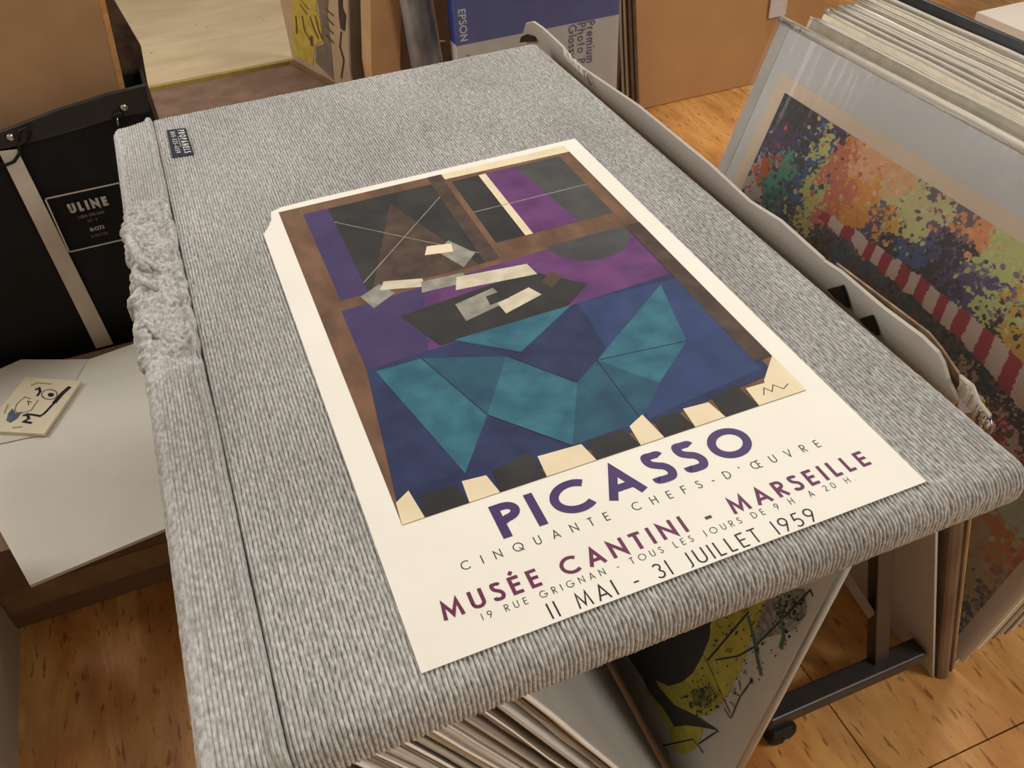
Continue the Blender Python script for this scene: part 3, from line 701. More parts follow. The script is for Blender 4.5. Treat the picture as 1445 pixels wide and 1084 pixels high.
an((84, 88, 98), (1383, 822), (1390, 828), (1350, 920), (1345, 905), (1355, 900), (1345, 930), (1362, 865)); an((168, 130, 92), (1420, 805), (1410, 845), (1415, 835))
anch_a = np.array([(a[0], a[1]) for a in anch]); anch_c = np.array([a[2] for a in anch], float)
h_, w_ = UU.shape
def nz2(cell, seed, amp): return (vnoise(h_, w_, cell, seed)-.5)*2*amp
wy = UU+nz2(16, 1, .022)+nz2(6, 2, .016)+nz2(2.5, 20, .010); ws = VV+nz2(16, 3, .022)+nz2(6, 4, .016)+nz2(2.5, 21, .010)
# quantise into palette-knife dabs
D = np.full(UU.shape, 1e9); I = np.zeros(UU.shape, int)
for k, (ay, as_) in enumerate(anch_a):
    d = (wy-ay)**2+(ws-as_)**2
    mk = d < D; D[mk] = d[mk]; I[mk] = k
Cc = anch_c[I]
alt = anch_c[rng.integers(0, len(anch), 4000)]
# scattered dabs borrowed from neighbouring colours
for n_ in range(5200):
    cy = rng.integers(0, h_); cx = rng.integers(0, w_); k = I[cy, cx]
    dd = np.hypot(anch_a[:, 0]-anch_a[k, 0], anch_a[:, 1]-anch_a[k, 1]); near = np.argsort(dd)[:7]; kc = anch_c[near[rng.integers(0, 7)]]
    rx, ry = rng.uniform(1, 4), rng.uniform(1, 5); ang = rng.uniform(0, 3.14)
    y0_, y1_, x0_, x1_ = max(0, cy-6), min(h_, cy+7), max(0, cx-6), min(w_, cx+7)
    yy, xx_ = np.mgrid[y0_:y1_, x0_:x1_]; a_ = (xx_-cx)*math.cos(ang)+(yy-cy)*math.sin(ang); b2 = -(xx_-cx)*math.sin(ang)+(yy-cy)*math.cos(ang)
    mk = (a_/rx)**2+(b2/ry)**2 < 1; Cc[y0_:y1_, x0_:x1_][mk] = kc+rng.uniform(-14, 14)
# red and white scalloped awning
aw = [((1160, 303), 10), ((1173, 311), 14), ((1190, 326), 18), ((1207, 332), 19), ((1224, 352), 24), ((1236, 358), 25), ((1246, 366), 26), ((1258, 378), 28), ((1272, 384), 28), ((1284, 398), 30), ((1297, 404), 30), ((1310, 418), 32), ((1325, 430), 32), ((1337, 440), 34), ((1350, 452), 36), ((1368, 464), 38), ((1385, 482), 40), ((1402, 496), 44), ((1422, 518), 48), ((1440, 538), 50), ((1460, 560), 52)]
for i in range(len(aw)-1):
    (p, hh), (p2, h2) = aw[i], aw[i+1]
    quad = [(p[0]+.10*hh, p[1]-hh*.5), (p2[0]+.10*h2, p2[1]-h2*.5), (p2[0]-.30*h2, p2[1]+h2*.42), (p[0]-.30*hh, p[1]+hh*.42)]
    Q = [on_print(t) for t in quad]
    mk = inpoly(wy*0+UU+nz2(3, 50, .002), VV+nz2(3, 51, .002), Q)
    Cc[mk] = (176, 40, 68) if i % 2 == 0 else (222, 206, 196)
Cc += (rng.random((h_, w_, 1))-.5)*14
Cc = np.clip(Cc, 0, 255)
o = off(subdiv_grid('painted_image', P_at(PR_, AY1, AS0, .0016), P_at(PR_, AY0, AS0, .0016), P_at(PR_, AY1, AS1, .0016), NU, NV, Cc, mat_vcol('painting_pigment', rough=.6)), print_root)
o['label'] = 'painted image with red and white striped awning over a crowd'
# clear sleeve with pulled wrinkles: a slightly larger film in front, folded over the top
nu_, nv_ = 160, 60
V = []
for j in range(nv_+1):
    for i in range(nu_+1):
        y = YN-.006+(YF+.03-YN+.012)*i/nu_; s_ = -.002+(ST+.010)*j/nv_
        t = sm(.38, .64, s_)
        d = .0032+.0022*t*noise.noise((y*75, s_*2, 1))+.0007*noise.noise((y*120, s_*9, 4))
        V.append(P_at(PR_, y, s_, d))
Fs = [[j*(nu_+1)+i, (j+1)*(nu_+1)+i, (j+1)*(nu_+1)+i+1, j*(nu_+1)+i+1] for j in range(nv_) for i in range(nu_)]
o = off(link('clear_sleeve', V, Fs, CLEAR, smooth=True), print_root); o['label'] = 'wrinkled clear plastic sleeve'
mb = MB(); mb.tube([P_at(PR_, YN-.006, ST+.006, -.001), P_at(PR_, (YN+YF)/2, ST+.009, -.001), P_at(PR_, YF+.03, ST+.006, -.001)], .0075, 10); 
off(mb.build('folded_sleeve_edge', EDGECLEAR, smooth=True), print_root)
mb = MB(); lean_sheet(mb, PR_, YF-.002, YF+.026, -.0, ST+.004, .004, d=.001); off(mb.build('sleeve_flap', mat('sleeve_flap_grey', (186, 184, 178), (198, 196, 190), rough=.35, scale=14)), print_root)

# ---- the prints behind it, each a thing of its own
tones = [(206, 198, 176), (188, 182, 170), (222, 214, 192), (172, 166, 154), (214, 204, 178), (150, 142, 126), (226, 220, 204), (198, 188, 158)]
sl_m = [mat('board_tone_%d' % i, t, tuple(min(255, c+14) for c in t), rough=.32, scale=5, stretch=(1, 8, 1), spec=.5) for i, t in enumerate(tones)]
x = .856
NB = 24
for k in range(NB):
    th = float(rng.choice([.004, .0055, .007])); dg = 20+k*.10
    if k in (5, 13, 22): th = .010
    pl = leanp(x+.003, .003, dg); s1 = (.640+rng.uniform(-.008, .006)+(.0 if k % 6 else -.012))/math.cos(math.radians(dg))
    yn = .441+rng.uniform(0, .012); yf = 1.345+rng.uniform(-.012, .012)+.002*k
    r_ = empty('sleeved_print', (x, yn, 0), label='pale sleeved print filed behind the large cafe scene print, only its top edge showing', cat='art print', group='sleeved prints filed in the right rack')
    mb = MB(); lean_sheet(mb, pl, yn, yf, 0, s1, th*.6); off(mb.build('print_board', sl_m[(k*5+k//3) % 8]), r_)
    mb = MB(); n_ = 14
    mb.tube([P_at(pl, yn+(yf-yn)*i/n_, s1+.002+.0022*noise.noise((i*.6, k*3.1, 0)), -th*.3+.0012*noise.noise((i*.5, k*2.2, 5))) for i in range(n_+1)], th*.40, 8)
    off(mb.build('sleeve_top', EDGECLEAR if k % 3 else sl_m[(k*3+1) % 8], smooth=True), r_)
    x += th+.0012
# black frame behind the stack
BF = leanp(x+.006, .003, 22.6)
bf = empty('picture_frame', (x, .7, 0), label='thin black picture frame at the back of the right print stack', cat='picture frame')
mb = MB(); lean_sheet(mb, BF, .60, 1.42, .66, .712, .026); lean_sheet(mb, BF, .60, 1.42, .0, .025, .022); lean_sheet(mb, BF, .60, .645, .02, .66, .022); lean_sheet(mb, BF, 1.395, 1.42, .02, .66, .022)
off(mb.build('frame', mat('black_frame', (20, 22, 26), (32, 34, 38), rough=.3, scale=20, spec=.5), bevel=.003), bf)
mb = MB(); lean_sheet(mb, BF, .645, 1.395, .025, .655, .006, d=-.008); off(mb.build('backing', DCARD), bf)

# grey framed boards whose lower corners step away at the right
lm = [mat('slab_grey_%d' % i, t, tuple(c+10 for c in t), rough=.55, scale=8) for i, t in enumerate([(168, 162, 156), (150, 146, 144), (176, 168, 160), (140, 136, 134)])]

# ================================================================ PRINTS UNDER THE PANEL
UP = leanp(.349, .045, 9.9)
yp_root = empty('sleeved_print', (.36, .36, .04), label='print with yellow and black brushwork leaning under the carpet panel front edge', cat='art print')
mb = MB(); lean_sheet(mb, UP, .36, 1.2, -.012, .60, .007); off(mb.build('backing_board', mat('mat_cool_white', (222, 219, 213), (230, 227, 221), scale=7, rough=.45)), yp_root)
names = ['p_white', 'p_black', 'p_yellow', 'p_green', 'p_grey', 'p_olive']
pm = [mat('pigment_white', (206, 202, 196), (216, 212, 206), scale=9), mat('pigment_black', (20, 20, 24), (34, 34, 38), scale=30), mat('pigment_yellow', (206, 194, 50), (226, 214, 76), scale=60), mat('pigment_green', (58, 104, 76), (70, 120, 90), scale=60), mat('pigment_grey', (120, 116, 110), (190, 186, 180), scale=120), mat('pigment_olive', (108, 100, 40), (190, 176, 60), scale=160)]
z8 = lambda t: (820+t[0]*.263, 800+t[1]*.263)
mb = MB(); ul = [0]
def up(mi, *P, raw=False):
    ul[0] += 1; mb.poly([P_px(UP, p if raw else z8(p), .0008+.00003*ul[0]) for p in P], mi)
def upl(mi, w, *P):
    ul[0] += 1; Q = [P_px(UP, z8(p), .0008+.00003*ul[0]) for p in P]
    lines(mb, [(q_[1], (q_-UP['o'])@UP['u']) for q_ in Q], w, lambda a, b, l: P_at(UP, a, b, .0008+.00003*ul[0]), 0, mi)
up(4, (880, 240), (1020, 120), (1200, 120), (1210, 250), (1150, 340), (1000, 380), (930, 420))
up(2, (640, 330), (780, 200), (1000, 160), (960, 260), (900, 420), (880, 480), (850, 560), (780, 700), (690, 800), (640, 800), (560, 760), (480, 700), (400, 620), (480, 560))
up(2, (340, 640), (420, 660), (520, 700), (600, 760), (660, 830), (650, 900), (610, 980), (560, 1010), (500, 990), (470, 860), (400, 760))
up(5, (700, 640), (590, 660), (600, 740), (690, 760), (700, 700))
up(1, (250, 480), (700, 200), (690, 380), (650, 480), (600, 570), (540, 620), (470, 640), (400, 610), (420, 650), (500, 740), (620, 800), (738, 880), (640, 860), (560, 850), (500, 860), (440, 760), (370, 680), (330, 600))
upl(1, .0022, (1245, 160), (1228, 125), (1070, 290), (930, 430), (840, 480), (720, 500))
upl(1, .0026, (900, 240), (680, 500)); upl(1, .0018, (655, 470), (690, 540), (800, 790)); upl(1, .0018, (805, 810), (850, 700), (915, 610)); upl(1, .0018, (765, 760), (800, 815)); upl(1, .0018, (820, 650), (830, 690)); upl(1, .0018, (845, 610), (855, 660)); upl(1, .0018, (812, 730), (818, 750))
upl(1, .002, (470, 1010), (440, 960), (600, 925), (655, 1000)); upl(1, .002, (630, 950), (735, 880))
upl(3, .0055, (895, 260), (925, 380), (945, 500), (965, 585)); upl(3, .0055, (1060, 180), (1078, 300), (1085, 380), (1068, 440)); 
upl(1, .006, (905, 605), (920, 620)); upl(1, .007, (938, 440), (952, 452))
for _ in range(260):
    t = rng.random(); cx_ = 640+600*rng.random(); cy_ = 160+rng.random()*640
    if cx_+cy_*.9 > 1500 or cx_+cy_ < 880: continue
    r2 = rng.uniform(2, 6.5)
    if rng.random() < .3 and (cx_-640)**2+(cy_-700)**2 < 90**2: r2 *= 1.6
    up(1, *[(cx_+r2*math.cos(a)*rng.uniform(.5, 1.3), cy_+r2*math.sin(a)*rng.uniform(.7, 1.6)) for a in np.linspace(0, 2*math.pi, 7)[:-1]])
for _ in range(70):
    cx_ = 640+rng.normal()*40; cy_ = 700+rng.normal()*40; r2 = rng.uniform(2, 9)
    up(1, *[(cx_+r2*math.cos(a)*rng.uniform(.5, 1.3), cy_+r2*math.sin(a)*rng.uniform(.7, 1.4)) for a in np.linspace(0, 2*math.pi, 7)[:-1]])
for _ in range(80):
    cx_ = min(1190, 1110+rng.normal()*48); cy_ = 240+rng.normal()*45; r2 = rng.uniform(2, 11)
    if cx_+.62*cy_ > 1360: continue
    up(1, *[(cx_+r2*math.cos(a)*rng.uniform(.5, 1.3), cy_+r2*math.sin(a)*rng.uniform(.7, 1.4)) for a in np.linspace(0, 2*math.pi, 7)[:-1]])
o = off(mb.build('painted_image', pm), yp_root); o['label'] = 'yellow, black and green brushwork with ink lines'
V = []
for j in range(31):
    for i in range(61):
        y = .354+.85*i/60; s_ = -.002+.60*j/30
        V.append(P_at(UP, y, s_, .0015+.010*sm(.02, .12, s_)+.002*sm(0, .1, s_)*noise.noise((y*20, s_*14, 3))-.006*sm(.03, .0, y-.354)*sm(.02, .12, s_)))
o = off(link('clear_sleeve', V, [[j*61+i, (j+1)*61+i, (j+1)*61+i+1, j*61+i+1] for j in range(30) for i in range(60)], mat_plastic('clear_sleeve_dull', gloss=.12, rough=.2, bump=.002, scale=20, haze=.06), smooth=True), yp_root)
mb = MB(); mb.tube([P_at(UP, .357, .0, -.003), P_at(UP, .355, .3, -.003), P_at(UP, .357, .6, -.003)], .004, 8); off(mb.build('folded_sleeve_edge', EDGECLEAR, smooth=True), yp_root)

# bundle under the panel leaning the other way
edge_t = [(222, 220, 214), (170, 158, 146), (236, 235, 230), (132, 120, 108), (210, 205, 198), (240, 239, 236), (108, 100, 94), (196, 186, 174)]
em = [mat('sheet_tone_%d' % i, t, tuple(min(255, c+12) for c in t), rough=.4, scale=12, stretch=(1, 1, .3)) for i, t in enumerate(edge_t)]
x = .342; k = 0
while k < 30:
    th = float(rng.choice([.003, .0045, .006, .008])); dg = -(23.2+.05*k)
    pl = leanp(x, .05, dg); pl['n'] = -pl['n']    # face looks to +X
    yn = .362+rng.uniform(0, .022); s1 = (.645-.05)/math.cos(math.radians(dg))
    top_x = x+s1*math.sin(math.radians(dg))
    if top_x < -.09: break
    r_ = empty('sleeved_print', (x, yn, .05), label='sleeved print standing on edge in the packed bundle beneath the carpet panel', cat='art print', group='prints bundled under the carpet panel')
    if k == 0: r_['label'] = 'grey-faced sleeved print at the open end of the bundle beneath the panel'; del r_['group']
    mb = MB(); mb.slab([P_at(pl, yn, 0), P_at(pl, 1.2, 0), P_at(pl, 1.2, s1), P_at(pl, yn, s1)], -pl['n']*th*.8)
    off(mb.build('print_board', em[(k*3+1) % 8] if k else mat('cool_grey_face', (176, 174, 168), (190, 188, 182), rough=.5, scale=9)), r_)
    mb = MB(); n_ = 8
    mb.tube([P_at(pl, yn-.002+.003*noise.noise((i*.9, k*2.7, 1)), s1*i/n_, -th*.4+.0005*noise.noise((i*.8, k*1.7, 8))) for i in range(n_+1)], th*.34, 8)
    off(mb.build('sleeve_edge', EDGECLEAR if k % 3 else em[2], smooth=True), r_)
    x -= th+.0015; k += 1

# ================================================================ LEFT: BOX, BOARD, CASE
bx = empty('cardboard_box', (-.4, 1.35, 0), label='low brown taped cardboard box on the floor under the white board', cat='box')
mb = MB(); mb.box((-.90, 1.095, 0), (.10, 1.56, .185)); off(mb.build('carton', mat('brown_carton', (112, 88, 66), (126, 100, 76), scale=8, rough=.75), bevel=.004), bx)
mb = MB()
mb.box((-.90, 1.0935, .045), (.10, 1.095, .095)); mb.box((-.90, 1.0935, .135), (.10, 1.095, .186)); mb.box((-.90, 1.0935, .1855), (.10, 1.15, .187))
off(mb.build('packing_tape', mat('packing_tape', (100, 78, 58), (150, 122, 92), rough=.25, scale=6, spec=.6)), bx)
bz = .2
def W(p, z=bz): return on_z(p, z)
main = [(42, 826), (243, 742)]
A = W((42, 826)); B = W((243, 742)); d_ = (B-A)/np.linalg.norm(B-A)
D_ = W((0, 688)); l_ = (D_-A)/np.linalg.norm(D_-A)
board = [A, A+d_*.42, A+d_*.42+l_*.5, W((200, 480)), W((125, 507)), A+l_*.42]
board = [A, A+d_*.40, A+d_*.40+np.array([-.07, .50, 0]), W((200, 481)), W((126, 507)), W((30, 508)), np.array([-.56, 1.50, bz]), A+l_*.30+np.array([-.04, 0, 0])]
mb = MB(); mb.slab(board, (0, 0, -.006)); wb = mb.build('foam_board', WHITEB, label='large blank white foam board lying on the brown cardboard box', cat='foam board')
# loose white sheet on its left back corner (visible crease)
ls = [W((30, 508.5), bz+.0005), W((124, 508.5), bz+.0005), W((61, 614), bz+.0005), W((-60, 640), bz+.0005), W((-40, 540), bz+.0005)]
mb = MB(); mb.slab(ls, (0, 0, .002)); mb.build('paper_sheet', mat('white_sheet', (196, 194, 184), (204, 202, 192), rough=.6, scale=5), label='white sheet under the small booklet on the back corner of the foam board', cat='paper')
# booklet
bk = [W(p, bz+.003) for p in ((38, 535), (116, 541), (64, 616), (-22, 611))]
mb = MB(); mb.slab(bk, (0, 0, .006)); book = mb.build('booklet', mat('booklet_cream', (214, 204, 176), (222, 212, 186), scale=30, rough=.6), label='small cream booklet with a drawn ink face lying on white foam board', cat='booklet')
zb = bz+.0092
mb = MB(); zc_ = lambda t: (t[0]/3.44, 300+t[1]/3.44)
def bl(mi, w, *P):
    bl.n += 1; Q = [on_z(zc_(p), zb+bl.n*.00003) for p in P]; lines(mb, [(q_[0], q_[1]) for q_ in Q], w, lambda a, b, l: (a, b, zb+bl.n*.00003), 0, mi)
bl.n = 0
def bp_(mi, *P):
    bl.n += 1; mb.poly([on_z(zc_(p), zb+bl.n*.00003) for p in P][::-1], mi)
bp_(1, (30, 1010), (40, 975), (60, 950), (75, 975), (110, 965), (85, 1000), (50, 1022))
bl(0, .005, (170, 860), (190, 852), (195, 870), (180, 892)); 
bl(2, .0025, *[(240+38*math.cos(a), 883+24*math.sin(a)) for a in np.linspace(0, 2*math.pi, 19)]); bp_(0, *[(247+16*math.cos(a), 885+10*math.sin(a)) for a in np.linspace(0, 2*math.pi, 13)[:-1]])
bl(0, .009, (340, 845), (300, 880), (262, 925)); bl(0, .005, (262, 925), (215, 975), (195, 988), (150, 980), (110, 985)); bl(0, .005, (130, 975), (140, 1000), (115, 1015), (155, 1022))
bl(2, .0018, (185, 910), (150, 960), (100, 975), (70, 965), (80, 930), (120, 895), (150, 905)); bl(0, .0016, (140, 935), (135, 915), (155, 920))
bl(3, .003, (150, 840), (180, 826), (250, 832)); bl(3, .003, (40, 930), (20, 975)); bl(3, .003, (60, 1045), (110, 1040))
mb.build('ink_drawing', [mat('ink_blueblack', (28, 28, 44), (36, 36, 52), scale=40), mat('wash_blue', (70, 84, 110), (88, 102, 126), scale=40), mat('line_brown', (120, 88, 70), (134, 100, 80), scale=40), mat('wash_olive', (150, 140, 104), (164, 152, 116), scale=40)], book)

# black case with white strap
FAB = mat('black_nylon', (9, 10, 11), (20, 21, 23), rough=.6, scale=7, bump=.0006, bscale=40, spec=.25)
case = empty('carrying_case', (-.35, 1.6, 0), label='tall black vinyl case with white strap and printed maker label left of the panel', cat='case')
yc = 1.585
def Q(p, d=0): return on_y(p, yc-d)
mb = MB(); nu_, nv_ = 60, 40; V = []
xr = -.066
for j in range(nv_+1):
    for i in range(nu_+1):
        x_ = -.80+(xr+.80)*i/nu_; z_ = .0+.622*j/nv_
        V.append((x_, yc+.006*noise.noise((x_*5, z_*5, 0))+.003*noise.noise((x_*16, z_*13, 4)), z_))
n1 = len(V); V += [(v[0], v[1]+.004, v[2]) for v in V]
Fs = [[j*(nu_+1)+i, j*(nu_+1)+i+1, (j+1)*(nu_+1)+i+1, (j+1)*(nu_+1)+i] for j in range(nv_) for i in range(nu_)]
Fs += [[k_+n1 for k_ in f[::-1]] for f in Fs]
off(link('front_panel', V, Fs, FAB, smooth=True), case)
mb = MB(); mb.slab([(xr-.004, yc, 0), (xr, yc, 0), (xr, yc+.16, 0), (xr-.004, yc+.16, 0)], (0, 0, .64)); off(mb.build('side_panel', FAB), case)
mb = MB(); mb.box((-.8, yc+.155, 0), (xr, yc+.16, .63)); off(mb.build('back_panel', FAB), case)
# top band, folded over
t0, t1, t2, t3 = Q((-40, 212), .004), Q((212, 158), .004), Q((205, 122), .004), Q((-40, 180), .004)
mb = MB(); mb.slab([Q((-60, 226), .006), Q((-0, 212), .007), Q((60, 198), .008), Q((110, 184), .008), Q((160, 168), .006), Q((212, 158), .004), Q((206, 120), .004), Q((150, 134), .005), Q((80, 156), .006), Q((0, 187), .006), Q((-60, 205), .006)], (0, .011, 0))
off(mb.build('top_band', mat('black_vinyl', (22, 24, 26), (34, 36, 38), rough=.4, scale=6, bump=.0006, bscale=30, spec=.5), bevel=.002), case)
for (p, nme) in (((15, 194), 0), ((175, 152), 0)):
    c = Q(p, .010); mb = MB()
    mb.tube([c, c-np.array([0, .0015, 0]), c-np.array([0, .003, 0])], [.0062, .0058, .0035], 16); off(mb.build('rivet', mat('rivet_steel', (170, 170, 172), (200, 200, 200), metal=1, rough=.25, scale=20), smooth=True), case)
for P in (((27, 200), (28, 184), (36, 180), (43, 188), (40, 200), (33, 206)), ((160, 172), (161, 163), (168, 159), (175, 163), (176, 172))):
    mb = MB(); mb.tube([Q(p, .012+.004*math.sin(i)) for i, p in enumerate(P)], .0022, 8); off(mb.build('cord_loop', BLK, smooth=True), case)
mb = MB(); a = Q((165, 166), .012); b2 = Q((167, 178), .012); mb.tube([a, b2], .0016, 8); off(mb.build('hook', mat('rivet_steel', (170, 170, 172)), smooth=True), case)
# strap
sp = [(-14, 228), (20, 214), (138, 472), (156, 488), (134, 494), (120, 478)]
st_ = [Q(p, .009) for p in ((-2, 214), (24, 211), (160, 486), (136, 492))]
mb = MB(); mb.slab(st_, (0, .002, 0)); off(mb.build('strap', mat('white_webbing', (196, 190, 176), (206, 200, 186), rough=.7, scale=40), bevel=.0005), case)
mb = MB(); mb.tube([Q(p, .012) for p in ((-6, 230), (8, 233), (20, 228), (28, 216), (27, 206))], .0028, 8); off(mb.build('cord', BLK, smooth=True), case)
# printed label: white outline box with lettering
LBW = mat('print_white', (190, 190, 190), (206, 206, 206), rough=.5, scale=60); LBD = mat('print_dim', (118, 118, 118), (130, 130, 130), scale=60)
c00, c10, c01 = Q((101, 357), .011), Q((185, 336), .011), Q((62, 281), .011)
ex = np.array([1, 0, 0.02]); 
lw_ = .128; ox = c01[0]; oz = c01[2]; hgt = oz-c00[2]
def m_u(x, y, l): return np.array([ox+x, yc-.0085-l*.0002, oz-hgt+y+.0])
mb = MB(); t_ = .0028
for (xa, ya, xb, yb) in ((0, 0, lw_, t_), (0, hgt-t_, lw_, hgt), (0, 0, t_, hgt), (lw_-t_, 0, lw_, hgt)):
    mb.add([m_u(xa, ya, 0), m_u(xb, ya, 0), m_u(xb, yb, 0), m_u(xa, yb, 0)], [[0, 1, 2, 3]], 0)
text(mb, 'ULINE', m_u, .030, hgt*.66, .0185, width=.066, weight=.26, mi=0, xs=1.1)
text(mb, '1-800-295-5510', m_u, .040, hgt*.54, .006, width=.044, weight=.16, mi=1)
text(mb, 'uline', m_u, .052, hgt*.455, .005, width=.016, weight=.16, mi=1)
text(mb, 'H-1373', m_u, .050, hgt*.28, .0075, width=.024, weight=.2, mi=0)
text(mb, '12 POCKETS', m_u, .048, hgt*.17, .005, width=.028, weight=.14, mi=1)
o = off(mb.build('printed_label', [LBW, LBD]), case); o['label'] = 'white outlined rectangle with small lettering'

# tan cardboard standing inside the case
tc_ = [on_y(p, 1.68) for p in ((176, 132), (146, 0), (135, -45), (-120, -45), (-120, 160))]
bot1 = tc_[0].copy(); bot1[2] = .02; bot0 = tc_[-1].copy(); bot0[2] = .02
mb = MB(); mb.slab([tc_[0], tc_[1], tc_[2], tc_[3], tc_[4], bot0, bot1], (0, .006, 0)); 
cs1 = mb.build('cardboard_sheet', CARD, label='tall tan cardboard sheet standing in the black case at the upper left', cat='cardboard')
mb = MB(); e_ = [on_y(p, 1.679) for p in ((170, 134), (178, 131), (148, 0), (137, -45), (132, -45), (140, 0))]; mb.slab(e_, (0, .008, 0)); mb.build('worn_edge', mat('card_worn', (190, 140, 84), (206, 160, 104), scale=60), cs1)
# dark brown sheet behind it
mb = MB(); dk = [on_y(p, 1.755) for p in ((209, 122), (199, 66), (158, -4), (146, -45), (90, -45), (110, 120))]
mb.slab(dk+[np.array([dk[-1][0], 1.755, 0]), np.array([dk[0][0], 1.755, 0])], (0, .012, 0))
mb.build('dark_board', mat('dark_brown_board', (52, 40, 32), (92, 72, 56), rough=.6, scale=30), label='dark brown board with ragged edge behind the tan cardboard sheet', cat='board')
# white side panel at lower left
mb = MB(); mb.box((-.535, .2, 0), (-.512, 1.088, .40)); mb.build('foam_board', mat('off_white_panel', (186, 184, 176), (196, 194, 186), rough=.5, scale=4), label='white upright panel on the floor at the lower left corner of the photo', cat='panel')

# ================================================================ BACK
# pale plywood shelf and brown step
mb = MB(); mb.box((-.45, 3.085, .0), (.60, 3.8, .10)); 
PLY = mat('pale_plywood', (186, 168, 136), (208, 192, 160), rough=.6, scale=4, stretch=(1, 3, 1), contrast=(.3, .7))
ps = empty('plywood_platform', (.1, 3.4, 0), label='pale knotty plywood platform beyond the far edge of the carpet panel', cat='platform')
for _ in range(9):
    a, b2 = rng.uniform(-.1, .5), rng.uniform(3.1, 3.7); r2 = rng.uniform(.003, .008)
    mb.poly([(a+r2*math.cos(t), b2+r2*math.sin(t), .1004) for t in np.linspace(0, 2*math.pi, 9)[:-1]], 1)
off(mb.build('platform_board', [PLY, mat('ply_knot', (120, 90, 60), (150, 116, 80), scale=60)]), ps)
mb = MB(); mb.box((-.45, 3.80, .0), (.60, 4.5, .099)); off(mb.build('platform_board', PLY), ps)
mb = MB(); mb.box((-.45, 3.072, .0), (.60, 3.086, .098)); o = off(mb.build('front_edge', mat('yellowed_edge', (156, 134, 72), (180, 156, 92), scale=20)), ps); o['label'] = 'yellowed front edge'
mb = MB(); mb.box((-.45, 2.45, .0), (.62, 3.07, .085)); mb.build('brown_platform', mat('brown_carpet_step', (112, 90, 76), (130, 106, 90), rough=.9, scale=14, bump=.001, bscale=200), label='low dull brown step in front of the pale plywood platform', cat='step')
mb = MB(); mb.box((-.45, 4.5, 0), (.75, 4.53, 1.1)); mb.build('shade_back_board', mat('shaded_wood', (120, 96, 64), (140, 112, 76), scale=6), label='wooden board closing the back of the plywood platform, its brown standing in for shade', cat='board')  # shadow at the platform's far end, put into this board's colour
# poster with yellow drapery
PB = on_z((414, 88), .085); PB2 = on_z((474, 121), .085)
dv = (PB2-PB); dv[2] = 0; dv /= np.linalg.norm(dv); nv3 = np.array([-dv[1], dv[0], 0]); nv3 = nv3 if nv3[1] < 0 else -nv3
L0 = .50; Hh = .62
yr = empty('framed_poster', tuple(PB), label='poster with yellow drapery drawing leaning upright behind the panel', cat='poster')
def yp_(u, v, d=0): return PB+dv*u+np.array([0, 0, v])+nv3*d
mb = MB(); mb.slab([yp_(0, 0), yp_(L0, 0), yp_(L0, Hh), yp_(0, Hh)], -nv3*.012); off(mb.build('poster_board', mat('poster_tan', (170, 146, 116), (182, 158, 128), scale=9)), yr)
def ypx(p, d=.001):
    return on_plane(p, yp_(0, 0, d), nv3)
ym = [mat('drape_yellow', (176, 152, 58), (194, 172, 78), scale=30), mat('drape_line', (92, 74, 38), (104, 84, 46), scale=30), mat('soft_grey', (112, 98, 84), (126, 112, 96), scale=30), mat('drape_dark', (62, 50, 42), (72, 60, 50), scale=30)]
mb = MB(); yl = [0]
def ypoly(mi, *P): yl[0] += 1; mb.poly([ypx((130+p[0]/2.726, p[1]/2.726), .001+.0001*yl[0]) for p in P], mi)
ypoly(0, (768, -40), (775, 210), (850, 250), (855, 180), (870, 165), (885, 160), (880, 90), (860, 30), (870, -40))
ypoly(2, (862, -40), (880, 100), (890, 170), (860, 180), (860, 240), (930, 310), (920, 200), (905, 60), (910, -40))
ypoly(1, (838, 135), (850, 140), (852, 180), (840, 175)); 
for P in (((800, 0), (830, 35), (860, 40)), ((795, 15), (825, 55), (862, 60)), ((805, 60), (815, 120), (840, 160)), ((835, 62), (850, 110), (868, 150)), ((855, 60), (870, 120), (882, 150)), ((780, 60), (785, 130))):
    for i in range(len(P)-1):
        (x0_, y0_), (x1_, y1_) = P[i], P[i+1]; ypoly(1, (x0_, y0_), (x0_+5, y0_), (x1_+5, y1_), (x1_, y1_))
ypoly(3, (945, -30), (960, -30), (962, 30), (975, 60), (970, 120), (955, 110), (948, 60))
for P in (((955, 120), (950, 180), (965, 230), (955, 300)), ((985, -30), (1005, 60), (1010, 200)), ((890, 30), (925, 60)), ((890, 60), (925, 95)), ((892, 95), (925, 130)), ((892, 130), (925, 165)), ((1012, 40), (1015, 290))):
    for i in range(len(P)-1):
        (x0_, y0_), (x1_, y1_) = P[i], P[i+1]; ypoly(3 if P[0][0] > 930 else 1, (x0_, y0_), (x0_+4, y0_), (x1_+4, y1_), (x1_, y1_+2))
off(mb.build('printed_drawing', ym), yr)
mb = MB(); mb.bar(yp_(-.004, -.0, .012)+np.array([0, 0, .006]), yp_(L0, 0, .012)+np.array([0, 0, .006]), .016, .012); off(mb.build('lower_rail', DCARD), yr)
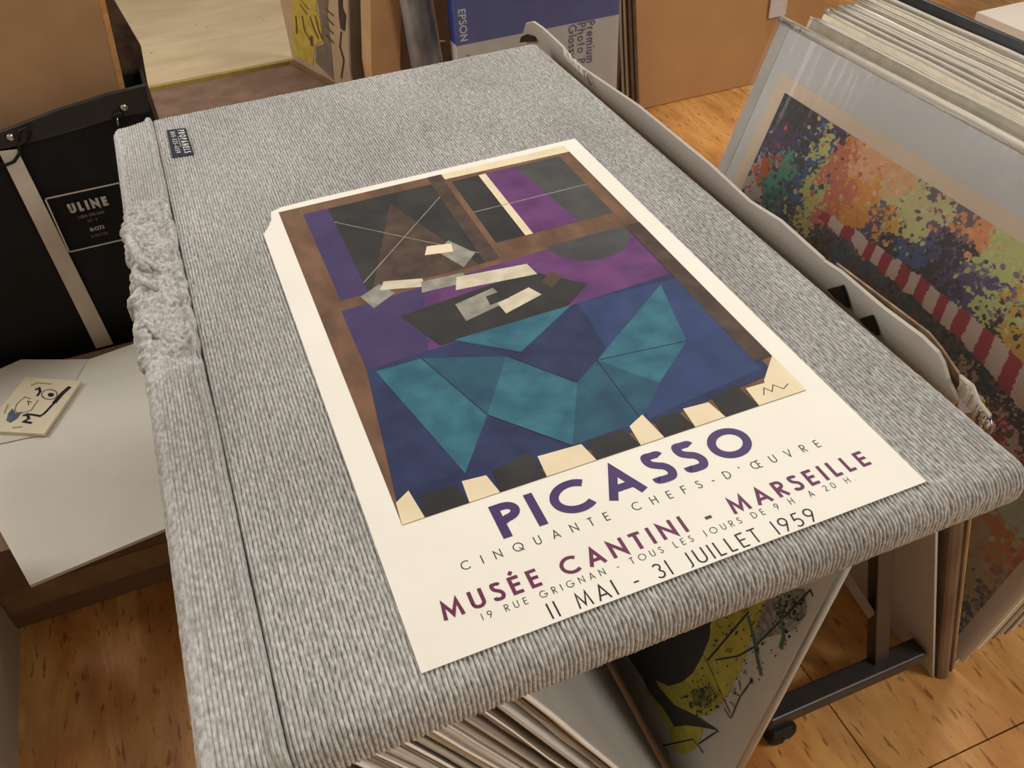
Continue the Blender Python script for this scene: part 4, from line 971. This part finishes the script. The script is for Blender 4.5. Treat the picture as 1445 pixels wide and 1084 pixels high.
# upright items along the back: each from its photo silhouette at its own distance
def upright(nm, px, y, th, m_, label, cat, group=None, zb_=0.0):
    P = [on_y(p, y) for p in px]; lo = min(p[0] for p in P); 
    a, b2 = P[0].copy(), P[-1].copy(); a[2] = zb_; b2[2] = zb_
    mb = MB(); mb.slab([a]+P+[b2], (0, th, 0)); return mb.build(nm, m_, label=label, cat=cat, group=group, bevel=.002)
upright('grey_board', [(495, 100), (492, 0), (490, -50), (519, -50), (520, 0), (522, 95)], 2.39, .02, mat('grey_slab', (104, 98, 92), (124, 116, 108), scale=8), 'narrow grey board edge right of the yellow drapery poster', 'board')
upright('cardboard_box', [(524, 100), (522, 0), (521, -50), (569, -50), (567, 0), (565, 92)], 2.27, .10, CARD, 'narrow upright cardboard carton between grey board and foil-wrapped roll', 'box')
sheet_ = upright('cardboard_sheet', [(552, 95), (550, 0), (548, -50), (634, -50), (637, 0), (648, 80)], 2.40, .02, DCARD, 'cardboard sheet tied with string left of the blue paper box', 'cardboard')
mb = MB()
for P in (((592, 56), (612, 58), (628, 58)), ((606, 50), (608, 64), (611, 78))):
    mb.tube([on_y(p, 2.395) for p in P], .0018, 6)
mb.build('string', mat('string', (190, 168, 130)), sheet_)
# foil-wrapped roll
mb = MB(); c0, c1 = on_y((578, 100), 2.23), on_y((577, -60), 2.23); c0[2] = 0.0; c0[0] = c1[0]+.035
pts = [c0+(c1-c0)*t for t in np.linspace(0, 1, 60)]
mb.tube(pts, [.046*(1-.12*i/60) for i in range(60)], 40)
o = mb.build('wrapped_roll', mat('grey_film', (88, 92, 98), (150, 154, 160), rough=.22, metal=.35, scale=14, bump=.006, bscale=26, stretch=(1, 1, .5)), smooth=True, label='roll wrapped in shiny grey plastic film standing between cardboard pieces', cat='roll')
# blue and white photo paper box, standing on its end
EY = 2.15
c_bl, c_br = on_y((650, 90), EY), on_y((872, 122), EY)
x0e, x1e = on_y((637, 8), EY)[0]+.004, on_y((865, 16), EY)[0]+.018
zt = on_y((700, 0), EY)[2]+.20
EB = empty('photo_paper_box', (x0e, EY, 0), label='blue and white photo paper box in clear wrap standing beyond the far panel edge', cat='box')
zs0 = on_y((647, 70), EY)[2]; zs1 = on_y((865, 17), EY)[2]
blue = mat('box_blue', (46, 64, 142), (56, 76, 158), rough=.4, scale=6); whit = mat('box_white', (196, 194, 190), (206, 204, 200), rough=.45, scale=6)
off_l, off_r = (x0e, x1e), 0
mb = MB(); mb.box((x0e, EY, zs0*.5+zs1*.5+.0), (x1e, EY+.05, zt)); uh = off(mb.build('upper_half', blue), EB)
mb = MB(); mb.box((x0e, EY, 0), (x1e, EY+.05, (zs0+zs1)/2)); lh = off(mb.build('lower_half', whit), EB)
print('epson', x0e, x1e, zs0, zs1, zt)
def et(p, l=0): return on_y(p, EY-.0012-l*.0002)
tw = mat('box_text_white', (214, 214, 220)); tpur = mat('box_text_purple', (86, 84, 130), (94, 92, 138)); tgr = mat('box_text_grey', (130, 128, 134))
def down(mb, s, p0, p1, capw, weight, mi, **k):
    """lettering that reads downwards, tops to the right"""
    a, b2 = et(p0), et(p1); L = a[2]-b2[2]
    text(mb, s, lambda x, y, l: np.array([a[0]+y, EY-.0014-l*.0002, a[2]-x]), 0, 0, capw, width=L, weight=weight, mi=mi, **k)
mb = MB(); down(mb, 'EPSON', (646, 14), (654, 58), .020, .17, 0, xs=1.15); o = mb.build('maker_lettering', [tw, tpur, tgr]); o.parent = uh
mb = MB()
down(mb, 'Premium', (828, 30), (834, 88), .0245, .16, 1)
down(mb, 'Photo Paper', (815, 33), (822, 122), .0245, .16, 1, space=.3)
down(mb, 'Glossy', (802, 36), (808, 82), .0245, .16, 1)
down(mb, 'Premium', (657, 78), (660, 104), .012, .14, 2)
o = mb.build('product_lettering', [tw, tpur, tgr]); o.parent = lh
mb = MB(); nu_, nv_ = 70, 60; V = []
for j in range(nv_+1):
    for i in range(nu_+1):
        x_ = x0e-.004+(x1e-x0e+.008)*i/nu_; z_ = .0+zt*j/nv_
        V.append((x_, EY-.006-.004*noise.noise((x_*24, z_*9, 2))-.002*noise.noise((x_*60, z_*30, 7)), z_))
off(link('shrink_wrap', V, [[j*(nu_+1)+i, j*(nu_+1)+i+1, (j+1)*(nu_+1)+i+1, (j+1)*(nu_+1)+i] for j in range(nv_) for i in range(nu_)], mat_plastic('shrink_wrap', gloss=.2, rough=.12, bump=.009, scale=26, stretch=(1, 1, .5), haze=.10), smooth=True), EB)
# slim metal frames next to the paper box
fm = [mat('frame_black', (26, 25, 25), (36, 35, 34), rough=.35), mat('frame_silver', (148, 142, 132), (166, 160, 150), rough=.3, metal=.5, scale=20, stretch=(1, 1, .1)), mat('frame_bronze', (92, 76, 62), (110, 92, 76), rough=.4)]
for (xa, xb, mi, lb_) in (((867, 874), (869.5, 879), 0, 'slim black frame edge standing right of the blue paper box'), ((871, 881), (882, 891), 1, 'slim silver frame edge between black and bronze frames at the back'), ((885, 895), (897, 905), 2, 'slim bronze frame edge against the big cardboard sheet')):
    P = [on_y((xa[1], 150), 2.26), on_y((xa[0], -20), 2.26), on_y((xb[0], -20), 2.26), on_y((xb[1], 150), 2.26)]
    for q_ in (P[0], P[3]): q_[2] = 0
    fr = empty('picture_frame', tuple(P[0]), label=lb_, cat='picture frame')
    mb = MB(); mb.slab(P, (0, .035, 0)); off(mb.build('side_rail', fm[mi], bevel=.002), fr)
    mb = MB(); x_ = (P[0][0]+P[3][0])/2; mb.slab([(x_-.002, 2.264, 0), (x_+.002, 2.264, 0), (x_+.002+P[1][0]-P[0][0], 2.264, P[1][2]), (x_-.002+P[1][0]-P[0][0], 2.264, P[1][2])], (0, -.006, 0)); off(mb.build('rail_groove', fm[0]), fr)
# big tan cardboard box at the back
a, b2 = on_z((906, 157), 0), on_z((1040, 122), 0); yb = (a[1]+b2[1])/2
P = [on_y((898, 0), yb), on_y((896, -60), yb)]; 
bigb = [np.array([a[0], yb, 0]), np.array([2.02, yb, 0]), np.array([1.95, yb+.03, .62]), np.array([P[1][0], yb+.03, .62])]
mb = MB(); mb.slab(bigb, (0, .16, 0)); bb = mb.build('cardboard_box', mat('tan_carton', (184, 142, 98), (194, 152, 106), scale=4, rough=.75), label='large tan cardboard carton standing on the floor at the back', cat='box', bevel=.004)
mb = MB(); sx = on_y((1087, 5), yb)[0]; sz = on_y((1090, 24), yb)[2]
mb.slab([(sx, yb-.0, sz), (sx+.06, yb-.0, sz), (sx+.06, yb-.0, sz+.11), (sx, yb-.0, sz+.11)], (0, -.006, 0)); mb.build('sticker', mat('sticker_white', (206, 204, 206)), bb)
# white table top beyond the stack and brown carton
mb = MB(); mb.box((1.86, .9, .0), (2.7, 1.66, .43)); mb.build('white_cabinet', mat('white_laminate', (214, 206, 194), (222, 214, 202), rough=.4, scale=5), label='white surface beyond the right print stack at the upper right corner', cat='cabinet')
# ================================================================ LIGHT
def area(name, loc, target, size, power, col, sy=None):
    d = bpy.data.lights.new(name, 'AREA'); d.energy = power; d.color = col[:3]; d.size = size
    if sy: d.shape = 'RECTANGLE'; d.size_y = sy
    o = bpy.data.objects.new(name, d); COL.objects.link(o); o.location = loc
    o.rotation_euler = (Vector(target)-Vector(loc)).to_track_quat('-Z', 'Y').to_euler(); return o
area('overhead_light', (1.5, 1.8, 2.8), (.6, .9, .4), .9, 46, (1, .985, .94))
area('overhead_light', (.3, 3.3, 2.8), (.4, 2.2, .2), 1.0, 26, (1, .95, .88))
area('overhead_light', (1.7, -1.0, 2.8), (.8, .6, .3), .8, 62, (1, .975, .93))  # added fill from front right, brightens floor and faces under the panel
area('overhead_light', (-2.0, 2.2, 2.6), (.9, .9, .5), .9, 46, (1, .98, .94))  # added fill from the left, brightens the large sleeved print
area('left_sheen_light', (-2.45, 3.0, 1.35), (.9, .9, .5), 1.3, 26, (1, .98, .96), sy=.9)  # unseen area light, added for the print sleeve to reflect
w = bpy.data.worlds.new('world'); scene.world = w; w.use_nodes = True
w.node_tree.nodes['Background'].inputs[0].default_value = (1, .96, .92, 1); w.node_tree.nodes['Background'].inputs[1].default_value = .1
